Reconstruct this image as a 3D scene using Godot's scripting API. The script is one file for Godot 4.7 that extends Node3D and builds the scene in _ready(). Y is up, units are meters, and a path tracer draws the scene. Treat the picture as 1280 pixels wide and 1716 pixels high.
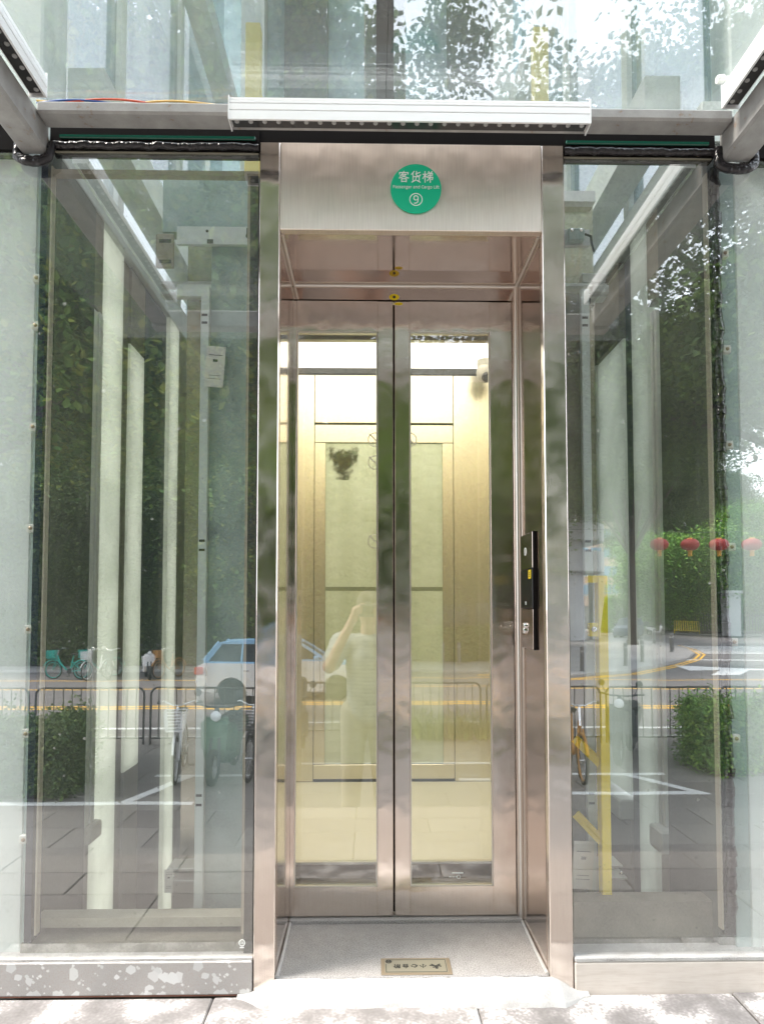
extends Node3D

var M := {}
var names := {}
var tex := {}
const STREET := -1.2
const CAB_LIGHT := 0.16


# ---------------------------------------------------------------- naming and tags
func numbered(called: String) -> String:
	if not names.has(called):
		names[called] = 0
		return called
	names[called] += 1
	return "%s_%03d" % [called, names[called]]


func thing(called: String, label: String, category: String, at := Vector3.ZERO, turn := 0.0, group := "") -> Node3D:
	var o := Node3D.new()
	o.name = numbered(called)
	add_child(o, true)
	o.position = at
	o.rotation.y = turn
	tag(o, label, category, group)
	return o


func tag(o: Node, label: String, category: String, group := "") -> void:
	o.set_meta("label", label)
	o.set_meta("category", category)
	if group != "":
		o.set_meta("group", group)


func obj(called: String, mesh: Mesh, m: Material, parent: Node = null, at := Vector3.ZERO) -> MeshInstance3D:
	var o := MeshInstance3D.new()
	o.mesh = mesh
	if m:
		o.material_override = m
	o.position = at
	if parent == null:
		o.name = numbered(called)
		add_child(o, true)
	else:
		o.name = called
		parent.add_child(o, true)
	return o


func struct(called: String, mesh: Mesh, m: Material, at := Vector3.ZERO) -> MeshInstance3D:
	var o := obj(called, mesh, m, null, at)
	o.set_meta("kind", "structure")
	return o


# ---------------------------------------------------------------- shapes
func ST() -> SurfaceTool:
	var st := SurfaceTool.new()
	st.begin(Mesh.PRIMITIVE_TRIANGLES)
	return st


func vert(st: SurfaceTool, p: Vector3, n: Vector3, uvn: Vector3) -> void:
	st.set_normal(n)
	var uv := Vector2(p.x, -p.y)
	if absf(uvn.y) > 0.8:
		uv = Vector2(p.x, p.z)
	elif absf(uvn.x) > 0.7:
		uv = Vector2(p.z, -p.y)
	st.set_uv(uv)
	st.add_vertex(p)


func tri(st: SurfaceTool, a: Vector3, b: Vector3, c: Vector3, n: Vector3) -> void:
	if (b - a).cross(c - a).dot(n) > 0.0:
		var t := b
		b = c
		c = t
	vert(st, a, n, n)
	vert(st, b, n, n)
	vert(st, c, n, n)


func quad(st: SurfaceTool, a: Vector3, b: Vector3, c: Vector3, d: Vector3, n: Vector3) -> void:
	tri(st, a, b, c, n)
	tri(st, a, c, d, n)


func cbox(st: SurfaceTool, lo: Vector3, hi: Vector3, bev := 0.0, xf := Transform3D.IDENTITY) -> void:
	var c := (lo + hi) * 0.5
	var h := (hi - lo) * 0.5
	var b := minf(bev, minf(h.x, minf(h.y, h.z)) * 0.9)
	for axis in 3:
		var u := (axis + 1) % 3
		var v := (axis + 2) % 3
		for s in [-1.0, 1.0]:
			var n := Vector3.ZERO
			n[axis] = s
			var p: Array[Vector3] = []
			for q in [[-1, -1], [1, -1], [1, 1], [-1, 1]]:
				var r := Vector3.ZERO
				r[axis] = s * h[axis]
				r[u] = q[0] * (h[u] - b)
				r[v] = q[1] * (h[v] - b)
				p.append(xf * (c + r))
			quad(st, p[0], p[1], p[2], p[3], (xf.basis * n).normalized())
	if b <= 0.0:
		return
	for axis in 3:
		var u := (axis + 1) % 3
		var v := (axis + 2) % 3
		for su in [-1.0, 1.0]:
			for sv in [-1.0, 1.0]:
				var p: Array[Vector3] = []
				for q in [[-1, 0], [1, 0], [1, 1], [-1, 1]]:
					var r := Vector3.ZERO
					r[axis] = q[0] * (h[axis] - b)
					r[u] = su * (h[u] - b * (1 - q[1]) * 1.0) if q[1] == 0 else su * h[u]
					r[v] = sv * h[v] if q[1] == 0 else sv * (h[v] - b)
					p.append(xf * (c + r))
				var n := Vector3.ZERO
				n[u] = su
				n[v] = sv
				quad(st, p[0], p[1], p[2], p[3], (xf.basis * n).normalized())
	for sx in [-1.0, 1.0]:
		for sy in [-1.0, 1.0]:
			for sz in [-1.0, 1.0]:
				var s := Vector3(sx, sy, sz)
				var p: Array[Vector3] = []
				for k in 3:
					var r := s * (h - Vector3.ONE * b)
					r[k] = s[k] * h[k]
					p.append(xf * (c + r))
				tri(st, p[0], p[1], p[2], (xf.basis * s).normalized())


func B(x0: float, x1: float, y0: float, y1: float, z0: float, z1: float, bev := 0.0) -> ArrayMesh:
	var st := ST()
	cbox(st, Vector3(x0, y0, z0), Vector3(x1, y1, z1), bev)
	return st.commit()


func bar(st: SurfaceTool, a: Vector3, b: Vector3, w: float, t: float, up := Vector3.UP) -> void:
	# a rectangular bar from a to b, w wide and t thick
	var d := b - a
	var z := d.normalized()
	if absf(z.dot(up)) > 0.98:
		up = Vector3.FORWARD
	var x := up.cross(z).normalized()
	var y := z.cross(x)
	cbox(st, Vector3(-w / 2, -t / 2, 0), Vector3(w / 2, t / 2, d.length()), 0.0, Transform3D(Basis(x, y, z), a))


func tube(st: SurfaceTool, pts: Array, r0: float, r1 := -1.0, sides := 8) -> void:
	if r1 < 0:
		r1 = r0
	var n := pts.size()
	var side := Vector3.ZERO
	var rings := []
	for i in n:
		var p: Vector3 = pts[i]
		var d: Vector3 = (pts[mini(i + 1, n - 1)] - pts[maxi(i - 1, 0)]).normalized()
		if side == Vector3.ZERO:
			side = d.cross(Vector3.UP if absf(d.y) < 0.9 else Vector3.RIGHT).normalized()
		else:
			side = (side - d * side.dot(d)).normalized()
		var up := d.cross(side)
		var r := lerpf(r0, r1, float(i) / (n - 1))
		var ring := []
		for k in sides:
			var a := TAU * k / sides
			var o := side * cos(a) + up * sin(a)
			ring.append([p + o * r, o])
		rings.append(ring)
	for i in n - 1:
		for k in sides:
			var k2 := (k + 1) % sides
			var q := [rings[i][k], rings[i][k2], rings[i + 1][k2], rings[i + 1][k]]
			smooth_quad(st, q)
	for e in [0, n - 1]:
		var dd: Vector3 = (pts[0] - pts[1]).normalized() if e == 0 else (pts[n - 1] - pts[n - 2]).normalized()
		for k in range(1, sides - 1):
			tri(st, rings[e][0][0], rings[e][k][0], rings[e][k + 1][0], dd)


func smooth_quad(st: SurfaceTool, q: Array) -> void:
	var fn: Vector3 = q[0][1] + q[1][1] + q[2][1] + q[3][1]
	for t in [[0, 1, 2], [0, 2, 3]]:
		var a: Array = q[t[0]]
		var b: Array = q[t[1]]
		var c: Array = q[t[2]]
		if (b[0] - a[0]).cross(c[0] - a[0]).dot(fn) > 0.0:
			var s := b
			b = c
			c = s
		for v in [a, b, c]:
			vert(st, v[0], v[1], Vector3.ZERO)


func lathe(st: SurfaceTool, prof: Array, n := 16, xf := Transform3D.IDENTITY) -> void:
	# prof: Vector2(radius, height) from bottom to top
	var m := prof.size()
	var nor := []
	for i in m:
		var d: Vector2 = prof[mini(i + 1, m - 1)] - prof[maxi(i - 1, 0)]
		nor.append(Vector2(d.y, -d.x).normalized())
	for i in m - 1:
		for k in n:
			var q := []
			for e in [[i, k], [i, k + 1], [i + 1, k + 1], [i + 1, k]]:
				var a = TAU * e[1] / n
				var p: Vector2 = prof[e[0]]
				var o: Vector2 = nor[e[0]]
				q.append([xf * Vector3(p.x * cos(a), p.y, p.x * sin(a)), (xf.basis * Vector3(o.x * cos(a), o.y, o.x * sin(a))).normalized()])
			smooth_quad(st, q)
	for e in [0, m - 1]:
		var p: Vector2 = prof[e]
		if p.x < 0.0005:
			continue
		var dn := Vector3.DOWN if e == 0 else Vector3.UP
		for k in n:
			var a := TAU * k / n
			var b := TAU * (k + 1) / n
			tri(st, xf * Vector3(0, p.y, 0), xf * Vector3(p.x * cos(a), p.y, p.x * sin(a)), xf * Vector3(p.x * cos(b), p.y, p.x * sin(b)), xf.basis * dn)


func ring(st: SurfaceTool, c: Vector3, x: Vector3, y: Vector3, r: float, tube_r: float, n := 28, sides := 6, from := 0.0, to := TAU) -> void:
	var pts := []
	for i in n + 1:
		var a := lerpf(from, to, float(i) / n)
		pts.append(c + (x * cos(a) + y * sin(a)) * r)
	tube(st, pts, tube_r, tube_r, sides)


func prism(st: SurfaceTool, poly: PackedVector2Array, depth: float, xf := Transform3D.IDENTITY) -> void:
	# a flat outline in x, y drawn out along z by depth
	var ids := Geometry2D.triangulate_polygon(poly)
	for f in [[0.0, -1.0], [depth, 1.0]]:
		for i in range(0, ids.size(), 3):
			var p: Array[Vector3] = []
			for k in 3:
				var q := poly[ids[i + k]]
				p.append(xf * Vector3(q.x, q.y, f[0]))
			tri(st, p[0], p[1], p[2], (xf.basis * Vector3(0, 0, f[1])).normalized())
	var turn := -1.0 if Geometry2D.is_polygon_clockwise(poly) else 1.0
	for i in poly.size():
		var a := poly[i]
		var b := poly[(i + 1) % poly.size()]
		var n2 := Vector2((b - a).y, -(b - a).x).normalized() * turn
		quad(st, xf * Vector3(a.x, a.y, 0), xf * Vector3(b.x, b.y, 0), xf * Vector3(b.x, b.y, depth), xf * Vector3(a.x, a.y, depth), (xf.basis * Vector3(n2.x, n2.y, 0)).normalized())


func flat_on_ground(poly: PackedVector2Array, y: float, thick: float) -> ArrayMesh:
	# an outline in x, z lying on the ground, its top at y
	var st := ST()
	prism(st, poly, thick, Transform3D(Basis(Vector3.RIGHT, Vector3.BACK, Vector3.DOWN), Vector3(0, y, 0)))
	return st.commit()


func char_strokes(st: SurfaceTool, strokes: Array, size: float, w: float, t: float, xf: Transform3D) -> void:
	# written characters: strokes on a grid of 100, in the plane z = 0 of xf
	var lift := 0.0
	for s in strokes:
		for i in s.size() - 1:
			var a: Vector2 = Vector2(s[i][0], s[i][1]) * size / 100.0
			var b: Vector2 = Vector2(s[i + 1][0], s[i + 1][1]) * size / 100.0
			var d := (b - a).normalized()
			a -= d * w * 0.4
			b += d * w * 0.4
			var p := Vector2(-d.y, d.x) * w * 0.5
			lift += t * 0.01
			prism(st, PackedVector2Array([a - p, b - p, b + p, a + p]), t + lift, xf)


# ---------------------------------------------------------------- textures and materials
func noise_img(w: int, h: int, freq: float, sd: int, oct := 4, kind := FastNoiseLite.TYPE_SIMPLEX_SMOOTH) -> Image:
	var n := FastNoiseLite.new()
	n.seed = sd
	n.frequency = freq
	n.noise_type = kind
	n.fractal_octaves = oct
	return n.get_seamless_image(w, h)


func ramp_tex(key: String, w: int, h: int, layers: Array, cols: Array) -> ImageTexture:
	# layers: [image, weight]; their weighted sum (0..1) picks a colour from cols [[t, Color linear]...]
	if tex.has(key):
		return tex[key]
	var img := Image.create(w, h, true, Image.FORMAT_RGBA8)
	var g := Gradient.new()
	g.offsets = PackedFloat32Array(cols.map(func(c): return c[0]))
	g.colors = PackedColorArray(cols.map(func(c): return c[1]))
	for y in h:
		for x in w:
			var v := 0.0
			for l in layers:
				v += l[0].get_pixel(x % l[0].get_width(), y % l[0].get_height()).r * l[1]
			img.set_pixel(x, y, g.sample(clampf(v, 0, 1)).linear_to_srgb())
	img.generate_mipmaps()
	tex[key] = ImageTexture.create_from_image(img)
	return tex[key]


func gray_tex(key: String, w: int, h: int, layers: Array, a: float, b: float) -> ImageTexture:
	# plain values from a to b
	if tex.has(key):
		return tex[key]
	var img := Image.create(w, h, true, Image.FORMAT_RGBA8)
	for y in h:
		for x in w:
			var v := 0.0
			for l in layers:
				v += l[0].get_pixel(x % l[0].get_width(), y % l[0].get_height()).r * l[1]
			v = lerpf(a, b, clampf(v, 0, 1))
			img.set_pixel(x, y, Color(v, v, v, 1))
	img.generate_mipmaps()
	tex[key] = ImageTexture.create_from_image(img)
	return tex[key]


func mat(name_: String, c: Color, rough := 0.6, metal := 0.0) -> StandardMaterial3D:
	var m := StandardMaterial3D.new()
	m.resource_name = name_
	m.albedo_color = c.linear_to_srgb()
	m.roughness = rough
	m.metallic = metal
	M[name_] = m
	return m


func tri_tex(m: StandardMaterial3D, t: Texture2D, scale: float, world := true) -> StandardMaterial3D:
	m.albedo_texture = t
	m.albedo_color = Color.WHITE
	m.uv1_triplanar = true
	m.uv1_world_triplanar = world
	m.uv1_scale = Vector3.ONE * scale
	return m


func bump(m: StandardMaterial3D, t: Texture2D, cm: float) -> void:
	m.heightmap_enabled = true
	m.heightmap_texture = t
	m.heightmap_scale = cm


func C(r: float, g: float, b: float) -> Color:
	return Color(r, g, b)


func dirt_textures(key: String, w: int, h: int, sd: int, coat: float, spots: int, streak: float) -> Array:
	# for a coated pane: alpha (coating, more where dirt lies), metal/rough map (r: roughness, g: metal)
	var rng := RandomNumberGenerator.new()
	rng.seed = sd
	var film := noise_img(w, h, 0.012, sd, 4)
	var fine := noise_img(w, h, 0.2, sd + 1, 2)
	var tall := noise_img(w, 64, 0.05, sd + 2, 3)
	var d := PackedFloat32Array()
	d.resize(w * h)
	for y in h:
		for x in w:
			var f := maxf(0.0, film.get_pixel(x, y).r - 0.5) * 0.03
			f += maxf(0.0, tall.get_pixel(x, y * 64 / h / 4 % 64).r - 0.6) * streak
			f += maxf(0.0, fine.get_pixel(x, y).r - 0.72) * 0.15
			var vv := float(y) / h
			if vv > 0.90 and vv < 0.962:
				f += smoothstep(0.90, 0.96, vv) * (0.12 + 0.4 * fine.get_pixel(x, y).r * tall.get_pixel(x, 5).r)
			d[y * w + x] = f
	for i in 26:
		# dried runs of water
		var cx := rng.randi_range(2, w - 3)
		var y0 := rng.randi_range(0, h - 10)
		var len := rng.randi_range(30, 220)
		var aa := rng.randf_range(0.05, 0.16)
		for q in len:
			var yy := (y0 + q) % h
			var f := aa * (1.0 - float(q) / len)
			d[yy * w + cx] = maxf(d[yy * w + cx], f)
			if i % 2 == 0:
				d[yy * w + cx + 1] = maxf(d[yy * w + cx + 1], f * 0.7)
	for i in spots:
		var cx := rng.randi_range(2, w - 3)
		var cy := rng.randi_range(2, h - 3)
		var r := rng.randf_range(0.4, 1.1) if rng.randf() < 0.95 else rng.randf_range(1.1, 2.2)
		var a := rng.randf_range(0.15, 0.7)
		var R := int(ceil(r)) + 1
		for yy in range(-R, R + 1):
			for xx in range(-R, R + 1):
				var px := cx + xx
				var py := cy + yy
				if px < 0 or py < 0 or px >= w or py >= h:
					continue
				var q := clampf(r - Vector2(xx, yy).length() + 0.5, 0, 1) * a
				d[py * w + px] = maxf(d[py * w + px], q)
	var ia := Image.create(w, h, false, Image.FORMAT_RGBA8)
	var im := Image.create(w, h, false, Image.FORMAT_RGBA8)
	for y in h:
		for x in w:
			var k := clampf(d[y * w + x], 0, 1)
			var al := lerpf(coat, 1.0, k)
			var share := 1.0 - k
			var col := Color(1, 1, 1).lerp(Color(0.80, 0.80, 0.76), 1.0 - share)
			ia.set_pixel(x, y, Color(col.r, col.g, col.b, al))
			im.set_pixel(x, y, Color(lerpf(0.9, 0.0, clampf(share * 1.15, 0, 1)), share, 0, 1))
	return [ImageTexture.create_from_image(ia), ImageTexture.create_from_image(im)]


func coated(name_: String, tex2: Array, scale: Vector2, most := 0.29, offset := Vector3.ZERO) -> StandardMaterial3D:
	# reflective coated sheet glass: part mirror, part clear; opacity comes from the texture
	var m := mat(name_, C(1, 1, 1), 1.0, 1.0)
	m.albedo_color = Color(1, 1, 1, most)
	m.transparency = BaseMaterial3D.TRANSPARENCY_ALPHA
	m.albedo_texture = tex2[0]
	m.metallic_texture = tex2[1]
	m.metallic_texture_channel = BaseMaterial3D.TEXTURE_CHANNEL_GREEN
	m.roughness_texture = tex2[1]
	m.roughness_texture_channel = BaseMaterial3D.TEXTURE_CHANNEL_RED
	m.uv1_scale = Vector3(scale.x, scale.y, 1)
	m.uv1_offset = offset
	m.heightmap_enabled = true
	m.heightmap_texture = tex["glass_wave"]
	m.heightmap_scale = 0.02 if name_ == "front_glass" else 0.011
	return m


func make_materials() -> void:
	var n_mid := noise_img(256, 256, 0.03, 11)
	var n_fine := noise_img(256, 256, 0.25, 12, 3)
	var n_blot := noise_img(256, 256, 0.012, 13, 5)
	var n_cell := noise_img(256, 256, 0.09, 14, 1, FastNoiseLite.TYPE_CELLULAR)
	var n_line := noise_img(256, 8, 0.35, 15, 3)
	tex["glass_wave"] = gray_tex("glass_wave_", 128, 128, [[noise_img(128, 128, 0.02, 31, 2), 1.0]], 0.0, 1.0)
	tex["fine"] = gray_tex("fine_", 256, 256, [[n_fine, 0.6], [n_mid, 0.4]], 0, 1)
	tex["mid"] = gray_tex("mid_", 256, 256, [[n_mid, 1.0]], 0, 1)
	tex["rough_smear"] = gray_tex("smear_", 256, 256, [[n_blot, 0.8], [n_fine, 0.2]], 0.14, 0.34)
	tex["polish_smear"] = gray_tex("smear2_", 256, 256, [[n_blot, 0.8], [n_fine, 0.2]], 0.05, 0.16)
	tex["header_smear"] = gray_tex("smear3_", 256, 256, [[n_blot, 0.8], [n_fine, 0.2]], 0.42, 0.62)
	# stretched across: long gentle waves of rolled sheet steel
	tex["roll"] = gray_tex("roll_", 256, 256, [[noise_img(256, 256, 0.012, 41, 2), 1.0]], 0, 1)
	tex["hair"] = ramp_tex("hair_", 256, 8, [[n_line, 1.0]], [[0.0, C(0.78, 0.695, 0.635)], [0.5, C(0.84, 0.755, 0.69)], [1.0, C(0.89, 0.81, 0.74)]])
	# steels
	for k in [["brushed_steel", 0.22, 0.95], ["header_steel", 0.36, 0.6]]:
		var m := mat(k[0], C(0.64, 0.60, 0.565), 1.0, 1.0)
		m.albedo_texture = tex["hair"]
		m.albedo_color = Color.WHITE
		m.roughness_texture = tex["rough_smear"]
		if k[0] == "header_steel":
			m.roughness_texture = tex["header_smear"]
		if k[0] == "brushed_steel":
			m.roughness = 0.85
		else:
			m.roughness = 1.0
		m.uv1_scale = Vector3(3.1, 3.1, 1)
		m.anisotropy_enabled = true
		m.anisotropy = k[2]
		bump(m, tex["roll"], 0.06)
	var pol := mat("polished_steel", C(0.62, 0.525, 0.465), 1.0, 1.0)
	pol.roughness_texture = tex["polish_smear"]
	pol.uv1_scale = Vector3(1.3, 1.3, 1)
	bump(pol, tex["roll"], 0.02)
	mat("trim_steel", C(0.78, 0.75, 0.71), 0.35, 1.0)
	mat("gold_steel", C(0.80, 0.75, 0.61), 0.26, 0.85)
	mat("gold_panel", C(0.80, 0.79, 0.66), 0.45, 0.0)
	mat("dark_slot", C(0.03, 0.028, 0.025), 0.6)
	mat("black_rubber", C(0.009, 0.008, 0.008), 0.85).metallic_specular = 0.2
	var sil := mat("black_silicone", C(0.014, 0.012, 0.014), 0.28)
	bump(sil, tex["mid"], 0.4)
	sil.uv1_triplanar = true
	sil.uv1_scale = Vector3.ONE * 6
	mat("navy_edge", C(0.012, 0.018, 0.04), 0.25)
	mat("green_glass_edge", C(0.01, 0.09, 0.06), 0.1)
	mat("bead_beige", C(0.36, 0.33, 0.26), 0.5)
	# painted steel of the shaft
	var pale := ramp_tex("pale_paint", 256, 256, [[n_blot, 0.65], [n_fine, 0.35]], [[0.0, C(0.40, 0.44, 0.41)], [0.35, C(0.64, 0.69, 0.66)], [0.6, C(0.69, 0.74, 0.715)], [1.0, C(0.73, 0.77, 0.75)]])
	tri_tex(mat("pale_green_paint", C(1, 1, 1), 0.45), pale, 1.3)
	var posts := ramp_tex("post_paint_", 256, 256, [[n_blot, 0.65], [n_fine, 0.35]], [[0.0, C(0.50, 0.54, 0.50)], [0.3, C(0.72, 0.78, 0.75)], [1.0, C(0.80, 0.85, 0.825)]])
	tri_tex(mat("post_paint", C(1, 1, 1), 0.45), posts, 1.3)
	var teal := ramp_tex("teal_paint", 256, 256, [[n_blot, 0.7], [n_fine, 0.3]], [[0.0, C(0.25, 0.33, 0.32)], [0.5, C(0.40, 0.50, 0.48)], [1.0, C(0.46, 0.55, 0.53)]])
	tri_tex(mat("teal_sheet", C(1, 1, 1), 0.4), teal, 1.7)
	tri_tex(mat("blue_sheet", C(1, 1, 1), 0.4), ramp_tex("blue_paint", 256, 256, [[n_blot, 0.7], [n_fine, 0.3]], [[0.0, C(0.16, 0.23, 0.26)], [0.5, C(0.33, 0.46, 0.51)], [1.0, C(0.40, 0.52, 0.57)]]), 1.7)
	mat("pale_teal_strut", C(0.66, 0.74, 0.71), 0.4)
	mat("galvanised", C(0.62, 0.64, 0.62), 0.4, 0.55)
	tri_tex(mat("dark_panel", C(1, 1, 1), 0.5), ramp_tex("dark_panel_", 256, 256, [[n_blot, 0.7], [n_fine, 0.3]], [[0.0, C(0.05, 0.055, 0.045)], [0.5, C(0.085, 0.09, 0.075)], [1.0, C(0.13, 0.13, 0.11)]]), 1.1)
	tri_tex(mat("navy_panel", C(1, 1, 1), 0.4), ramp_tex("navy_panel_", 256, 256, [[n_blot, 1.0]], [[0.0, C(0.02, 0.03, 0.045)], [1.0, C(0.05, 0.07, 0.085)]]), 1.1)
	tri_tex(mat("brown_panel", C(1, 1, 1), 0.6), ramp_tex("brown_panel_", 256, 256, [[n_blot, 0.7], [n_fine, 0.3]], [[0.0, C(0.13, 0.12, 0.09)], [1.0, C(0.30, 0.28, 0.22)]]), 1.5)
	tri_tex(mat("beige_panel", C(1, 1, 1), 0.6), ramp_tex("beige_panel_", 256, 256, [[n_blot, 0.7], [n_fine, 0.3]], [[0.0, C(0.34, 0.33, 0.25)], [1.0, C(0.52, 0.51, 0.41)]]), 1.5)
	mat("white_frame", C(0.70, 0.72, 0.69), 0.4)
	var fp := mat("frosted_pane", C(0.66, 0.70, 0.67), 0.35)
	fp.backlight_enabled = true
	fp.backlight = Color(1.15, 1.15, 1.12)
	tri_tex(fp, ramp_tex("frost_", 256, 256, [[n_blot, 0.8], [n_fine, 0.2]], [[0.0, C(0.52, 0.545, 0.515)], [0.5, C(0.68, 0.71, 0.68)], [1.0, C(0.74, 0.765, 0.74)]]), 0.9)
	var gl := mat("clear_glass", C(0.6, 0.75, 0.68), 0.02)
	gl.albedo_color = Color(0.80, 0.9, 0.87, 0.03)
	gl.transparency = BaseMaterial3D.TRANSPARENCY_ALPHA
	var tg := mat("tinted_glass", C(0.3, 0.42, 0.40), 0.05)
	tg.albedo_color = Color(0.42, 0.54, 0.58, 0.45)
	tg.transparency = BaseMaterial3D.TRANSPARENCY_ALPHA
	# grey painted canopy steel with rust
	var rust := ramp_tex("canopy_paint", 256, 256, [[n_blot, 0.5], [n_mid, 0.35], [n_fine, 0.15]], [[0.0, C(0.20, 0.085, 0.035)], [0.24, C(0.24, 0.16, 0.11)], [0.30, C(0.27, 0.265, 0.255)], [0.6, C(0.33, 0.325, 0.315)], [1.0, C(0.42, 0.415, 0.40)]])
	tri_tex(mat("canopy_paint", C(1, 1, 1), 0.42), rust, 2.3)
	mat("aluminium", C(0.86, 0.86, 0.86), 0.42, 0.35)
	mat("white_alu", C(0.80, 0.81, 0.81), 0.5)
	mat("led_window", C(0.03, 0.03, 0.03), 0.15)
	var lens := mat("led_lens", C(0.30, 0.30, 0.29), 0.15)
	lens.clearcoat_enabled = true
	mat("screw", C(0.35, 0.28, 0.2), 0.4, 0.8)
	# signs
	mat("sign_green", C(0.0, 0.50, 0.27), 0.5)
	mat("white_print", C(0.85, 0.86, 0.84), 0.5)
	var sw := mat("sticker_white", C(0.9, 0.9, 0.86), 0.6)
	sw.backlight_enabled = true
	sw.backlight = Color(1, 1, 1)
	mat("black_print", C(0.02, 0.02, 0.02), 0.5)
	mat("yellow_label", C(0.80, 0.60, 0.01), 0.5)
	mat("brass_plate", C(0.36, 0.335, 0.265), 0.42, 0.5)
	mat("plate_edge", C(0.30, 0.24, 0.17), 0.5, 0.4)
	mat("black_glass", C(0.01, 0.01, 0.012), 0.08)
	mat("yellow_paint", C(0.95, 0.74, 0.02), 0.45)
	mat("paper", C(0.72, 0.73, 0.68), 0.8)
	mat("chrome", C(0.8, 0.8, 0.8), 0.1, 1.0)
	mat("cable_blue", C(0.02, 0.08, 0.3), 0.5)
	mat("cable_yellow", C(0.65, 0.42, 0.12), 0.5)
	mat("cable_red", C(0.55, 0.08, 0.03), 0.5)
	# stone and cement
	var granite := ramp_tex("granite", 512, 512, [[noise_img(512, 512, 0.26, 51, 2), 0.88], [noise_img(512, 512, 0.02, 52, 4), 0.12]], [[0.15, C(0.15, 0.14, 0.135)], [0.36, C(0.30, 0.285, 0.275)], [0.64, C(0.38, 0.365, 0.355)], [0.85, C(0.54, 0.52, 0.505)]])
	var gm := tri_tex(mat("granite", C(1, 1, 1), 0.7), granite, 1.6)
	bump(gm, tex["fine"], 0.12)
	for k in [["slab_a", 1.5, 0.0], ["slab_b", 1.35, 0.3], ["slab_c", 1.65, 0.7], ["slab_dark_a", 1.4, 0.15], ["slab_dark_b", 1.55, 0.45], ["slab_dark_c", 1.7, 0.85]]:
		var sm := tri_tex(mat(k[0], C(1, 1, 1), 0.8), granite, k[1])
		sm.albedo_color = Color(1.0 - k[2] * 0.12, 0.98 - k[2] * 0.13, 0.96 - k[2] * 0.12)
		sm.albedo_color *= 0.86 if k[0].begins_with("slab_dark") else 0.88
		sm.albedo_color.a = 1.0
		sm.uv1_offset = Vector3(k[2], k[2] * 1.7, k[2] * 0.6)
		bump(sm, tex["fine"], 0.1)
	# the landing: worn granite with splashes of whitewash
	var splash := ramp_tex("splash", 512, 512, [[noise_img(512, 512, 0.012, 61, 5), 0.72], [noise_img(512, 512, 0.16, 62, 3), 0.28]], [[0.0, C(0.13, 0.12, 0.115)], [0.40, C(0.22, 0.205, 0.20)], [0.52, C(0.29, 0.27, 0.265)], [0.58, C(0.44, 0.42, 0.405)], [1.0, C(0.54, 0.52, 0.505)]])
	for k in [["landing_a", 0.0], ["landing_b", 0.37], ["landing_c", 0.71]]:
		var lm := tri_tex(mat(k[0], C(1, 1, 1), 0.8), splash, 0.9)
		lm.uv1_offset = Vector3(k[1], k[1] * 2.1, k[1] * 1.3)
		bump(lm, tex["fine"], 0.12)
	mat("joint", C(0.24, 0.22, 0.20), 0.9)
	var wc := tri_tex(mat("white_cement", C(1, 1, 1), 0.85), ramp_tex("wcement", 256, 256, [[n_blot, 0.6], [n_fine, 0.4]], [[0.0, C(0.22, 0.20, 0.19)], [0.3, C(0.42, 0.40, 0.385)], [0.45, C(0.47, 0.455, 0.44)], [1.0, C(0.58, 0.565, 0.55)]]), 3.0)
	bump(wc, tex["fine"], 0.3)
	var travertine := ramp_tex("travertine", 256, 256, [[n_blot, 0.25], [row_noise(72), 0.75]], [[0.0, C(0.52, 0.44, 0.38)], [0.5, C(0.66, 0.59, 0.53)], [1.0, C(0.74, 0.68, 0.62)]])
	tri_tex(mat("beige_tile", C(1, 1, 1), 0.6), travertine, 2.5)
	tri_tex(mat("terrazzo", C(1, 1, 1), 0.55), terrazzo_tex(), 1.9)
	mat("rust_brown", C(0.22, 0.10, 0.07), 0.8)
	# street
	var asphalt := ramp_tex("asphalt_", 256, 256, [[n_fine, 0.4], [n_blot, 0.6]], [[0.0, C(0.13, 0.12, 0.12)], [1.0, C(0.21, 0.195, 0.195)]])
	tri_tex(mat("asphalt", C(1, 1, 1), 0.85), asphalt, 0.5)
	var pave := ramp_tex("pave_", 256, 256, [[n_fine, 0.4], [n_blot, 0.6]], [[0.0, C(0.27, 0.26, 0.255)], [1.0, C(0.43, 0.415, 0.41)]])
	tri_tex(mat("pavement", C(1, 1, 1), 0.85), pave, 0.4)
	mat("kerb_stone", C(0.40, 0.39, 0.38), 0.8)
	mat("road_white", C(0.75, 0.75, 0.74), 0.7)
	mat("road_yellow", C(0.85, 0.48, 0.05), 0.7)
	mat("fence_grey", C(0.09, 0.085, 0.08), 0.5, 0.3)
	mat("bollard_grey", C(0.14, 0.14, 0.14), 0.5, 0.2)
	tri_tex(mat("bark", C(1, 1, 1), 0.9), ramp_tex("bark_", 256, 256, [[n_mid, 0.5], [n_fine, 0.5]], [[0.0, C(0.05, 0.04, 0.03)], [1.0, C(0.17, 0.14, 0.11)]]), 1.2)
	var lf := mat("leaf", C(1, 1, 1), 0.7)
	lf.metallic_specular = 0.3
	lf.vertex_color_use_as_albedo = true
	lf.backlight_enabled = true
	lf.backlight = Color(0.5, 0.6, 0.3)
	mat("earth", C(0.09, 0.065, 0.045), 0.95)
	mat("car_white", C(0.78, 0.80, 0.82), 0.25).clearcoat_enabled = true
	mat("car_glass", C(0.02, 0.035, 0.05), 0.05)
	mat("car_navy", C(0.02, 0.03, 0.10), 0.25).clearcoat_enabled = true
	mat("car_blue", C(0.20, 0.45, 0.72), 0.25).clearcoat_enabled = true
	mat("tyre", C(0.02, 0.02, 0.02), 0.8)
	mat("rim_alloy", C(0.5, 0.5, 0.5), 0.3, 0.9)
	mat("red_lamp", C(0.5, 0.02, 0.01), 0.2)
	mat("clear_lamp", C(0.7, 0.72, 0.72), 0.15)
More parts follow.
